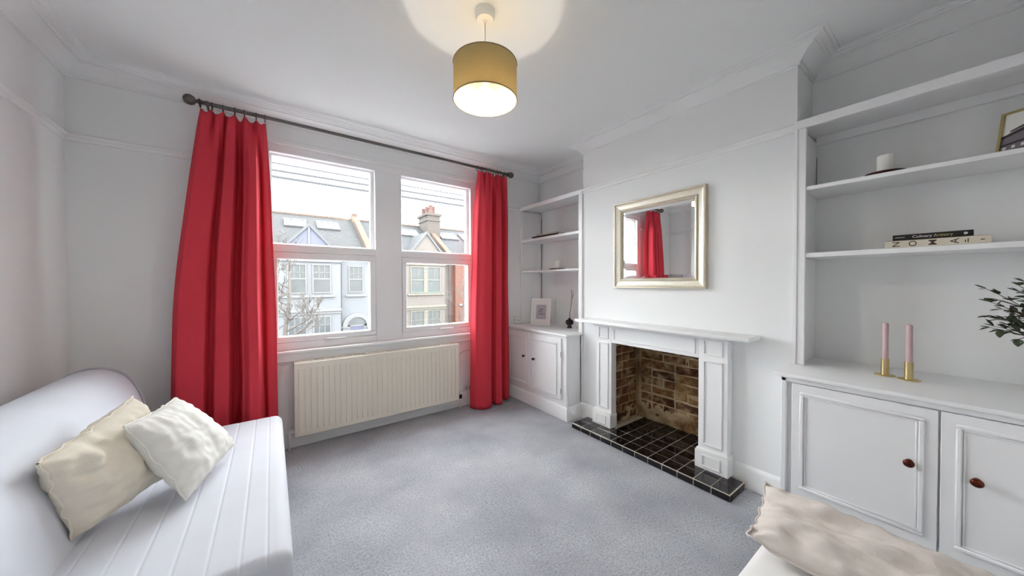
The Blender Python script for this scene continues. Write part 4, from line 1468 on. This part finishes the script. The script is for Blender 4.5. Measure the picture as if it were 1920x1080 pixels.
SY0, SY1 = 1.33, 2.785
sofa = thing('sofa', (-0.45, 2.05, 0), 'white covered armless sofa along the left wall', 'sofa')
bp_ = [(-0.50, 0.24), (-0.545, 0.36), (-0.575, 0.48), (-0.590, 0.60), (-0.612, 0.70), (-0.655, 0.79), (-0.72, 0.838), (-0.79, 0.848), (-0.87, 0.825), (-0.925, 0.76), (-0.952, 0.66), (-0.962, 0.52), (-0.962, 0.36), (-0.955, 0.24), (-0.73, 0.23)]
extrude_profile(smooth_closed(bp_, 2), SY0 - 0.25, SY1, 0.05, 24, 6).build('backrest', M_SOFA, sofa, smooth=True)
# piping along the far end outline of the backrest
bsm = smooth_closed(bp_, 2)
pp = [(x, SY1 - 0.022, z) for (x, z) in bsm if z > 0.30]
MB().tube([(x * 1.0, y, z) for (x, y, z) in pp], 0.006, 6).build('piping', M_SOFAEND, sofa, smooth=True)
# seat: grooved top
sx0, sx1, sz0, sz1 = -0.60, 0.052, 0.20, 0.402
top = []
grooves = [-0.52, -0.43, -0.345, -0.26, -0.175, -0.09, -0.02]
nx = 260
for k in range(nx):
    x = sx0 + 0.03 + (sx1 - sx0 - 0.075) * k / (nx - 1)
    d = 0
    for g in grooves:
        d += 0.0022 * math.exp(-((x - g) / 0.004) ** 2)
    top.append((x, sz1 - d))
corner = [(sx1 - 0.045 + 0.045 * math.sin(a * PI / 12), sz1 - 0.045 + 0.045 * math.cos(a * PI / 12)) for a in range(1, 7)]
low = [(sx1, sz0 + 0.03), (sx1 - 0.02, sz0), (sx0 + 0.02, sz0), (sx0, sz0 + 0.02), (sx0, sz1 - 0.02)]
extrude_profile(top + corner + low, SY0, SY1, 0.035, 30, 5, flat_top=sz1 - 0.004).build('seat', M_SOFA, sofa, angle=50)
box('base', (-0.90, -0.02, SY0 + 0.05, SY1 - 0.04, 0.09, 0.235), M_SOFAEND, sofa, bev=0.01)
for (x, y) in ((-0.86, SY0 + 0.10), (-0.86, SY1 - 0.09), (-0.08, SY0 + 0.10), (-0.08, SY1 - 0.09)):
    MB().lathe((x, y, 0.0), [(0.016, 0), (0.022, 0.09)], 12).build('leg', M_DARK, sofa, angle=40)

# second sofa, along the back wall below the camera
sofa2 = thing('sofa', (0.9, 0.0, 0), 'off-white sofa seat in the foreground under the natural linen cushion', 'sofa')
s2 = [(YB + 0.06, 0.22), (YB + 0.06, 0.415), (YB + 0.09, 0.432), (0.0, 0.434), (0.30, 0.434), (0.365, 0.430), (0.395, 0.412), (0.407, 0.385), (0.408, 0.30), (0.400, 0.22)]
extrude_profile(s2, 0.05, 1.47, 0.03, 16, 5, axis='x').build('seat', M_SOFA2, sofa2, smooth=True)
box('base', (0.08, 1.44, YB + 0.08, 0.37, 0.09, 0.235), M_SOFA2, sofa2, bev=0.01)
for (x, y) in ((0.12, YB + 0.12), (0.12, 0.33), (1.40, YB + 0.12), (1.40, 0.33)):
    MB().lathe((x, y, 0.0), [(0.016, 0), (0.022, 0.09)], 12).build('leg', M_DARK, sofa2, angle=40)


# ------------------------------------------------------------------ cushions
def cushion(name, label, TL, TR, BR_, BL, th, m, seed, group, ear=0.06, pinch=0.10, wr=0.010, wedge=None, seam_m=None, sag=0.0):
    """Pillow on four corner points; normal faces the viewer side."""
    TL, TR, BR_, BL = [Vector(p) for p in (TL, TR, BR_, BL)]
    nrm = (TR - TL).cross(BL - TL).normalized()
    n = 56
    cen = (TL + TR + BR_ + BL) / 4

    def base(s, t):
        # concave edges: corners stay, edge middles pull in
        ps = s - 0.5
        pt = t - 0.5
        k = pinch
        s2 = 0.5 + ps * (1 - k * (1 - (2 * pt) ** 2))
        t2 = 0.5 + pt * (1 - k * (1 - (2 * ps) ** 2))
        return (TL * (1 - s2) + TR * s2) * (1 - t2) + (BL * (1 - s2) + BR_ * s2) * t2

    def prof(s, t):
        a = max(0.0, 1 - abs(2 * s - 1) ** 2.6)
        b = max(0.0, 1 - abs(2 * t - 1) ** 2.6)
        return (a * b) ** 0.55

    mb = MB()
    V = {}
    for side in (1, -1):
        for i in range(n):
            for j in range(n):
                s, t = i / (n - 1), j / (n - 1)
                edge = i in (0, n - 1) or j in (0, n - 1)
                if edge and side == -1:
                    V[(side, i, j)] = V[(1, i, j)]
                    continue
                p = base(s, t)
                h = prof(s, t) * th / 2
                ed = min(s, 1 - s, t, 1 - t)
                w = 0.0
                if wr > 0:
                    q = Vector((s * 5 + seed, t * 5 - seed, side * 2.0 + seed))
                    w = wr * (noise.noise(q) + 0.6 * noise.noise(q * 2.3))
                    # creases running in from the edges
                    fall = math.exp(-ed / 0.12)
                    along = s if min(t, 1 - t) < min(s, 1 - s) else t
                    w += wr * 1.3 * fall * noise.noise(Vector((along * 13 + seed * 3, ed * 3, side)))
                    w *= min(1, ed * 14)
                p = p + nrm * side * h + nrm * w * (1 if side > 0 else 1)
                if edge and wr > 0:
                    p = p + nrm * wr * 0.9 * noise.noise(Vector((s * 8 + seed, t * 8, 4.4))) + (p - cen).normalized() * 0.008 * noise.noise(Vector((s * 14, t * 14, seed)))
                p.z -= sag * (1 - (2 * s - 1) ** 2) * (1 - t)
                V[(side, i, j)] = mb.bm.verts.new(p)
    for side in (1, -1):
        for i in range(n - 1):
            for j in range(n - 1):
                q = [V[(side, i, j)], V[(side, i + 1, j)], V[(side, i + 1, j + 1)], V[(side, i, j + 1)]]
                mb.bm.faces.new(q if side > 0 else q[::-1])
    border = [V[(1, i, 0)].co.copy() for i in range(n)] + [V[(1, n - 1, j)].co.copy() for j in range(1, n)] + [V[(1, i, n - 1)].co.copy() for i in range(n - 2, -1, -1)] + [V[(1, 0, j)].co.copy() for j in range(n - 2, -1, -1)]
    root = thing(name, tuple(cen), label, 'cushion', group)
    mb.build('cover', m, root, smooth=True)
    MB().tube(border, 0.0035, 6, cap=False).build('seam', seam_m or m, root, smooth=True)
    return root


cushion('cushion', 'large beige linen cushion leaning against the sofa back', (-0.585, 1.655, 0.755), (-0.500, 2.155, 0.805), (-0.330, 2.12, 0.465), (-0.556, 1.785, 0.428), 0.17, M_LINEN, 2.3, 'cushions on the left sofa', wr=0.022, pinch=0.07)
cushion('cushion', 'smaller white cushion overlapping the beige one on the sofa', (-0.455, 1.86, 0.765), (-0.375, 2.22, 0.755), (-0.165, 2.25, 0.455), (-0.285, 1.85, 0.425), 0.15, M_LINENW, 7.1, 'cushions on the left sofa', wr=0.010, pinch=0.04)
cushion('cushion', 'natural linen cushion in the right foreground on the off-white sofa', (1.462, 0.425, 0.560), (1.462, -0.16, 0.560), (1.245, -0.16, 0.470), (1.245, 0.405, 0.470), 0.10, M_LINENP, 5.7, None, wr=0.024, pinch=0.03)


# ------------------------------------------------------------------ small things
def text_obj(name, body, size, m, parent, loc, rot, extrude=0.0003, align='CENTER', sx=1.0, bold=0.0):
    cu = bpy.data.curves.new(name, 'FONT')
    cu.body = body
    cu.size = size
    cu.align_x = align
    cu.align_y = 'CENTER'
    cu.extrude = extrude
    cu.offset = bold
    cu.materials.append(m)
    tmp = bpy.data.objects.new(name, cu)
    C.objects.link(tmp)
    bpy.context.view_layer.update()
    me = bpy.data.meshes.new_from_object(tmp.evaluated_get(bpy.context.evaluated_depsgraph_get()))
    bpy.data.objects.remove(tmp, do_unlink=True)
    if not me.materials:
        me.materials.append(m)
    o = bpy.data.objects.new(name, me)
    C.objects.link(o)
    o.parent = parent
    o.location = Vector(loc) - Vector(parent['org'])
    o.rotation_euler = rot
    o.scale = (sx, 1, 1)
    return o


def book(name, label, x0, x1, y0, y1, z0, z1, m, group):
    b = thing(name, ((x0 + x1) / 2, (y0 + y1) / 2, z0), label, 'book', group)
    mb = MB()
    t = 0.0028
    mb.box(x0, x1, y0, y1, z0, z0 + t, bev=0.0006).box(x0, x1, y0, y1, z1 - t, z1, bev=0.0006).box(x0, x0 + t, y0, y1, z0, z1, bev=0.0006)
    cov = mb.build('cover', m, b, angle=40)
    MB().box(x0 + t, x1 - 0.004, y0 + 0.004, y1 - 0.004, z0 + t, z1 - t).build('pages', M_PAPER, b)
    return b


# books on the right shelf; text reads on the spines facing the room (-X)
SB = 1.4655
bk = book('book', 'thick cream book lettered NOMA lying on the right shelf', 2.45, 2.69, -0.066, 0.232, SB, SB + 0.036, M_BOOKCREAM, 'books on the right shelf')
# spine frame: right = -Y, up = +Z, normal = -X
ROTS = (PI / 2, 0, -PI / 2)
ROTL = Matrix(((0, 0, -1), (-1, 0, 0), (0, 1, 0))) @ Matrix.Rotation(PI / 2, 3, 'Z')
eul = ROTL.to_euler()
for ch_, yy in (('N', 0.196), ('O', 0.144), ('M', 0.086), ('A', 0.026)):
    text_obj('lettering', ch_, 0.034, M_INKBROWN, bk, (2.4494, yy, SB + 0.018), eul, 0.0004, bold=0.0002)
mb = MB()
mb.box(2.4492, 2.4502, -0.003, 0.000, SB + 0.010, SB + 0.020).box(2.4492, 2.4502, -0.010, -0.007, SB + 0.008, SB + 0.026).box(2.4492, 2.4502, -0.050, -0.040, SB + 0.016, SB + 0.020)
mb.build('small_print', M_INKBROWN, bk)
bk2 = book('book', 'slim black book lying on top of the cream book', 2.452, 2.66, -0.022, 0.208, SB + 0.0365, SB + 0.0365 + 0.026, M_BOOKBLK, 'books on the right shelf')
eul0 = Matrix(((0, 0, -1), (-1, 0, 0), (0, 1, 0))).to_euler()
zc = SB + 0.0365 + 0.013
text_obj('lettering', 'Culinary', 0.017, M_WHITEINK, bk2, (2.4514, 0.118, zc), eul0, 0.0003)
text_obj('lettering', 'Artistry', 0.017, M_GOLDINK, bk2, (2.4514, 0.058, zc), eul0, 0.0003)
MB().box(2.4512, 2.4522, 0.170, 0.200, zc - 0.0015, zc + 0.0015).build('small_print', M_PRINTGREY, bk2)
MB().lathe((2.4522, -0.002, zc), [(0.0055, 0), (0.0055, -0.001)], 12, 'x').build('emblem', M_WHITEINK, bk2)

# books on the left shelf
SLZ = 1.8125
book('book', 'black book lying under the pale one on the left shelf', 2.425, 2.60, 2.50, 2.93, SLZ, SLZ + 0.018, M_BOOKBLK, 'books on the left shelf')
book('book', 'pale grey book lying on the black one, left shelf', 2.45, 2.64, 2.56, 2.88, SLZ + 0.0185, SLZ + 0.040, M_BOOKCREAM, 'books on the left shelf')


def candle_plate(lx, ly, z, cr_, chh, pr_, lab_c, lab_p, wood=True):
    p = MB().lathe((lx, ly, z), [(pr_ * 0.7, 0), (pr_ * 0.85, 0.002), (pr_, 0.010), (pr_, 0.013), (pr_ * 0.92, 0.012), (pr_ * 0.6, 0.007), (0, 0.007)], 32).build('candle_plate', M_PLATE, org=(lx, ly, z), angle=40)
    tag(p, lab_p, 'plate', 'dark candle plates')
    c = thing('pillar_candle', (lx, ly, z + 0.0075), lab_c, 'candle', 'white pillar candles')
    MB().lathe((lx, ly, z + 0.0075), [(cr_ * 0.98, 0), (cr_, 0.003), (cr_, chh - 0.004), (cr_ * 0.93, chh), (cr_ * 0.3, chh - 0.003), (0, chh - 0.003)], 28).build('wax', M_WAX, c, angle=40)
    MB().tube([(lx, ly, z + chh + 0.003), (lx + 0.001, ly, z + chh + 0.014)], 0.001, 6).build('wick', M_DARK, c)


candle_plate(2.497, 0.240, 1.8365, 0.029, 0.092, 0.072, 'white pillar candle on the top right shelf', 'dark brown plate under the candle, top right shelf')
candle_plate(2.53, 2.625, 1.4465, 0.038, 0.095, 0.085, 'white pillar candle on the left alcove shelf', 'reddish brown plate under the candle, left alcove shelf')

# pink taper candles in brass holders
for (x, y, l1, l2) in ((2.470, 0.229, 'brass candle holder further from the plant', 'pink taper candle further from the plant'),
                       (2.440, 0.151, 'brass candle holder nearer the plant', 'pink taper candle nearer the plant')):
    hh = thing('candle_holder', (x, y, 0.8365), l1, 'candle holder', 'brass candle holders')
    MB().lathe((x, y, 0.8365), [(0.038, 0), (0.038, 0.003), (0.036, 0.0045), (0.0, 0.0045)], 32).build('base_plate', M_BRASS, hh, angle=40)
    MB().lathe((x, y, 0.841), [(0.0145, 0), (0.0145, 0.080), (0.012, 0.080), (0.012, 0.02), (0, 0.02)], 24).build('tube', M_BRASS, hh, angle=40)
    cd = thing('taper_candle', (x, y, 0.862), l2, 'candle', 'pink taper candles')
    MB().lathe((x, y, 0.862), [(0.0115, 0), (0.0115, 0.06), (0.0112, 0.232), (0.009, 0.236), (0.002, 0.238), (0, 0.238)], 20).build('wax', M_PINK, cd, angle=40)
    MB().tube([(x, y, 1.0995), (x + 0.001, y, 1.106)], 0.001, 6).build('wick', M_PAPER, cd)

# gold framed photograph on the upper right shelf (leaning on the back wall)
gf = thing('photo_frame', (2.62, -0.25, 1.8365), 'thin gold frame with black and white building photo on top shelf', 'picture frame')


def lean_pts(y, s, xo=0.0):
    """point on the leaning picture: s = height along the picture."""
    lean, th = 0.20, 0.45
    t = -0.094 - y                      # distance from the left edge
    n = Vector((-math.cos(th), math.sin(th), 0))
    r = Vector((-math.sin(th), -math.cos(th), 0))
    p = Vector((2.625, -0.078, 1.8375)) + r * t + n * (xo * math.cos(lean) - s * math.sin(lean))
    p.z += s * math.cos(lean) + (xo * math.sin(lean) if xo > 0 else 0.0)
    return p


def lean_box(mb, y0, y1, s0, s1, x0, x1):
    vs = [mb.bm.verts.new(lean_pts(y, s, x)) for x in (x0, x1) for (y, s) in ((y0, s0), (y1, s0), (y1, s1), (y0, s1))]
    for f in ((0, 1, 2, 3), (7, 6, 5, 4), (0, 4, 5, 1), (1, 5, 6, 2), (2, 6, 7, 3), (3, 7, 4, 0)):
        mb.bm.faces.new([vs[i] for i in f])


GY0, GY1, GS = -0.40, -0.094, 0.215
mb = MB()
for (a, b, c, d) in ((GY0, GY1, 0, 0.009), (GY0, GY1, GS - 0.009, GS), (GY0, GY0 + 0.009, 0.009, GS - 0.009), (GY1 - 0.009, GY1, 0.009, GS - 0.009)):
    lean_box(mb, a, b, c, d, -0.004, 0.012)
mb.build('frame', M_GOLDF, gf)
mb = MB()
lean_box(mb, GY0 + 0.008, GY1 - 0.008, 0.008, GS - 0.008, -0.003, 0.004)
mb.build('print', M_PAPER, gf)
M_PG1 = mat('print_mid_grey', rgb(126, 118, 124), 0.6)
M_PG2 = mat('print_dark_grey', rgb(52, 44, 52), 0.6)
mb = MB()


def lp(mb, pts, x):
    mb.poly([lean_pts(y, s, x) for (y, s) in pts])


ya, yz = GY1 - 0.009, GY0 + 0.009
lp(mb, [(ya, 0.009), (ya, 0.105), (ya - 0.03, 0.125), (ya - 0.15, 0.185), (yz, 0.19), (yz, 0.009)], 0.0046)
mb.build('print_motif', M_PG1, gf)
mb = MB()
lp(mb, [(ya, 0.095), (ya, 0.108), (ya - 0.15, 0.165), (ya - 0.15, 0.152)], 0.0050)
lp(mb, [(ya - 0.02, 0.122), (ya - 0.02, 0.128), (ya - 0.15, 0.190), (ya - 0.15, 0.180)], 0.0050)
lp(mb, [(ya, 0.060), (ya, 0.068), (ya - 0.15, 0.095), (ya - 0.15, 0.085)], 0.0050)
lp(mb, [(ya, 0.009), (ya, 0.036), (ya - 0.15, 0.050), (ya - 0.15, 0.009)], 0.0050)
mb.build('print_motif', M_PG2, gf)
mb = MB()
for k in range(6):
    yk = ya - 0.006 - k * 0.024
    lp(mb, [(yk, 0.014 + 0.001 * k), (yk, 0.024 + 0.001 * k), (yk - 0.015, 0.025 + 0.001 * k), (yk - 0.015, 0.015 + 0.001 * k)], 0.0054)
    lp(mb, [(yk, 0.044 + 0.002 * k), (yk, 0.055 + 0.003 * k), (yk - 0.009, 0.056 + 0.003 * k), (yk - 0.009, 0.045 + 0.002 * k)], 0.0054)
mb.build('print_motif', M_WHITEINK, gf)

# white framed print on the left worktop: stands across the corner, facing the camera
pf = thing('photo_frame', (2.49, 2.87, 0.8185), 'small white frame with grey print on the corner cabinet', 'picture frame')
A0, B0 = Vector((2.432, 2.955, 0.8190)), Vector((2.540, 2.750, 0.8190))
ux = (B0 - A0).normalized()
nf = Vector((-ux.y, ux.x, 0)) * 1.0
if nf.dot(Vector((-1, -1, 0))) < 0:
    nf = -nf
LW = (B0 - A0).length
HT = 0.305
LE = 0.14


def fp(u, s, d):
    return A0 + ux * u + Vector((0, 0, math.cos(LE))) * s - nf * math.sin(LE) * s + nf * d + Vector((0, 0, math.sin(LE) * d if d > 0 else 0))


def fbox(mb, u0, u1, s0, s1, d0, d1):
    vs = [mb.bm.verts.new(fp(u, s, d)) for d in (d0, d1) for (u, s) in ((u0, s0), (u1, s0), (u1, s1), (u0, s1))]
    for f in ((0, 1, 2, 3), (7, 6, 5, 4), (0, 4, 5, 1), (1, 5, 6, 2), (2, 6, 7, 3), (3, 7, 4, 0)):
        mb.bm.faces.new([vs[i] for i in f])


mb = MB()
w = 0.014
for (a, b, c, d) in ((0, LW, 0, w), (0, LW, HT - w, HT), (0, w, w, HT - w), (LW - w, LW, w, HT - w)):
    fbox(mb, a, b, c, d, 0.0, 0.016)
mb.build('frame', M_TRIM, pf)
mb = MB()
fbox(mb, w * 0.8, LW - w * 0.8, w * 0.8, HT - w * 0.8, 0.001, 0.008)
mb.build('mount', M_PAPER, pf)
mb = MB()
fbox(mb, LW * 0.25, LW * 0.76, HT * 0.235, HT * 0.77, 0.0082, 0.009)
pr_ = mb.build('print', M_PRINTGREY, pf)
mb = MB()
for (a, b, s) in ((0.42, 0.60, 0.60), (0.40, 0.56, 0.515), (0.42, 0.60, 0.42)):
    for k in range(3):
        u0 = LW * (a + (b - a) * k / 3)
        fbox(mb, u0, u0 + LW * (b - a) / 3 * 0.85, HT * s - 0.004 + 0.002 * (k % 2), HT * s + 0.002 + 0.002 * ((k + 1) % 2), 0.0091, 0.0096)
mb.build('lettering', M_INK, pr_)
mb = MB()
sb = fp(LW * 0.5, HT * 0.6, -0.001)
ft = sb - nf * 0.05
ft.z = 0.8190
mb.tube([sb, ft], 0.005, 6)
mb.build('easel_strut', M_PAPER, pf)

# black bud vase with dry twig
vx, vy, vz = 2.585, 2.495, 0.8185
vs_ = MB().lathe((vx, vy, vz), [(0.026, 0), (0.026, 0.003), (0.021, 0.022), (0.0195, 0.030), (0.034, 0.038), (0.042, 0.052), (0.043, 0.066), (0.037, 0.082), (0.022, 0.092), (0.013, 0.094), (0.014, 0.106), (0.010, 0.106), (0.009, 0.06), (0, 0.05)], 28).build('vase', M_BLACKCER, org=(vx, vy, vz), smooth=False, angle=50)
tag(vs_, 'small round black ceramic bud vase on the corner cabinet', 'vase')
tw = thing('dry_twig', (vx, vy, vz + 0.09), 'thin dry twig standing in the black bud vase', 'twig')
mb = MB()
P0 = [(vx, vy, vz + 0.07), (vx + 0.002, vy - 0.004, vz + 0.16), (vx + 0.004, vy - 0.018, vz + 0.25), (vx + 0.004, vy - 0.030, vz + 0.32), (vx, vy - 0.032, vz + 0.405)]
mb.tube(P0, [0.003, 0.003, 0.0028, 0.0025, 0.0015], 6).tube([P0[3], (vx + 0.008, vy - 0.045, vz + 0.35), (vx + 0.006, vy - 0.052, vz + 0.392)], [0.0025, 0.002, 0.0012], 6)
mb.build('stem', M_TWIG, tw, smooth=True)
mb = MB()
rr = random.Random(3)
for k in range(26):
    f = 0.15 + 0.85 * k / 25
    i = min(int(f * 4), 3)
    p = Vector(P0[i]).lerp(Vector(P0[i + 1]), f * 4 - i)
    p += Vector((rr.uniform(-1, 1), rr.uniform(-1, 1), 0)) * 0.004
    mb.lathe(tuple(p), [(0, -0.007), (0.004, 0), (0, 0.008)], 5)
ob = mb.build('buds', M_TWIG, tw)
ob['kind'] = 'stuff'

# leafy sprig in a vase at the right frame edge
bx_, by_, bz_ = 2.42, -0.30, 0.8365
v2 = MB().lathe((bx_, by_, bz_), [(0.04, 0), (0.05, 0.01), (0.056, 0.07), (0.045, 0.12), (0.026, 0.15), (0.026, 0.175), (0.030, 0.18), (0.022, 0.18), (0.02, 0.13), (0, 0.1)], 28).build('vase', M_PAPER, org=(bx_, by_, bz_), angle=50)
tag(v2, 'white vase holding the leafy sprig beside the candles', 'vase')
pt = thing('leafy_sprig', (bx_, by_, bz_ + 0.15), 'dark green leafy sprig reaching in at right edge', 'plant')
rr = random.Random(21)
stems = MB()
leaf_spots = []
for k in range(15):
    ty = -0.045 - rr.uniform(0, 0.11)
    tz = 1.11 + 0.19 * (k / 14.0)
    tx = 2.40 + rr.uniform(-0.07, 0.07)
    a, b = Vector((bx_, by_, bz_ + 0.12)), Vector((tx, ty, tz))
    mid = a.lerp(b, 0.5) + Vector((rr.uniform(-0.02, 0.02), -0.03, 0.05))
    pts = [a * (1 - t) ** 2 + mid * 2 * t * (1 - t) + b * t * t for t in [i / 10 for i in range(11)]]
    stems.tube(pts, [0.0025 - 0.00015 * i for i in range(11)], 5)
    for i in range(4, 11):
        for _ in range(3):
            leaf_spots.append((pts[i], (pts[i] - pts[i - 1]).normalized()))
    for q in range(2):
        e = pts[8] + Vector((rr.uniform(-0.02, 0.02), rr.uniform(-0.01, 0.03), rr.uniform(-0.03, 0.03)))
        stems.tube([pts[7], e], 0.0014, 4)
        for _ in range(3):
            leaf_spots.append((e, (e - pts[7]).normalized()))
stems.build('stems', M_STEM, pt, smooth=True)
lm = bpy.data.meshes.new('leaf')
b = bmesh.new()
ol = [(0, 0, 0), (0.005, 0.003, 0.001), (0.007, 0.009, 0.0015), (0.004, 0.015, 0.001), (0, 0.019, -0.001), (-0.004, 0.015, 0.001), (-0.007, 0.009, 0.0015), (-0.005, 0.003, 0.001)]
vv = [b.verts.new(p) for p in ol]
cc = b.verts.new((0, 0.009, -0.001))
for i in range(8):
    b.faces.new((vv[i], vv[(i + 1) % 8], cc))
b.to_mesh(lm)
b.free()
lm.materials.append(M_LEAF)
rr.shuffle(leaf_spots)
for (p, d) in leaf_spots[:300]:
    dd = (d + Vector((rr.uniform(-1, 1), rr.uniform(-1, 1), rr.uniform(-1, 1))) * 0.9).normalized()
    q = dd.to_track_quat('Y', 'Z').to_euler()
    s = rr.uniform(1.0, 1.9)
    share('leaf', lm, p, pt, (s, s, s), q)

# sockets
so = thing('wall_socket', (1.695, YW - 0.002, 0.177), 'white double wall socket beside the right curtain hem', 'socket')
box('plate', (1.650, 1.745, YW - 0.010, YW - 0.0005, 0.145, 0.228), M_PLASTIC, so, bev=0.003)
mb = MB()
for xx in (1.668, 1.708):
    mb.box(xx, xx + 0.006, YW - 0.0112, YW - 0.0098, 0.168, 0.180).box(xx + 0.014, xx + 0.020, YW - 0.0112, YW - 0.0098, 0.168, 0.180).box(xx + 0.007, xx + 0.013, YW - 0.0112, YW - 0.0098, 0.186, 0.198)
mb.build('slots', M_DARK, so)
so = thing('wall_socket', (2.36, YW - 0.01, 0.866), 'white socket box on wall above the corner cabinet', 'socket')
box('back_box', (2.318, 2.404, YW - 0.032, YW - 0.0005, 0.824, 0.908), M_PLASTIC, so, bev=0.004)
MB().box(2.352, 2.372, YW - 0.036, YW - 0.031, 0.853, 0.873, bev=0.002).build('switch', M_PLASTICG, so)
wire = MB().tube([(1.565, YW - 0.006, 0.15), (1.568, YW - 0.006, 0.45), (1.585, YW - 0.006, 0.545), (1.64, YW - 0.006, 0.575), (1.72, YW - 0.006, 0.585)], 0.0035, 6)
tag(wire.build('cable', M_PLASTICG, org=(1.565, YW, 0.15), smooth=True), 'thin white cable on the wall right of the radiator', 'cable')
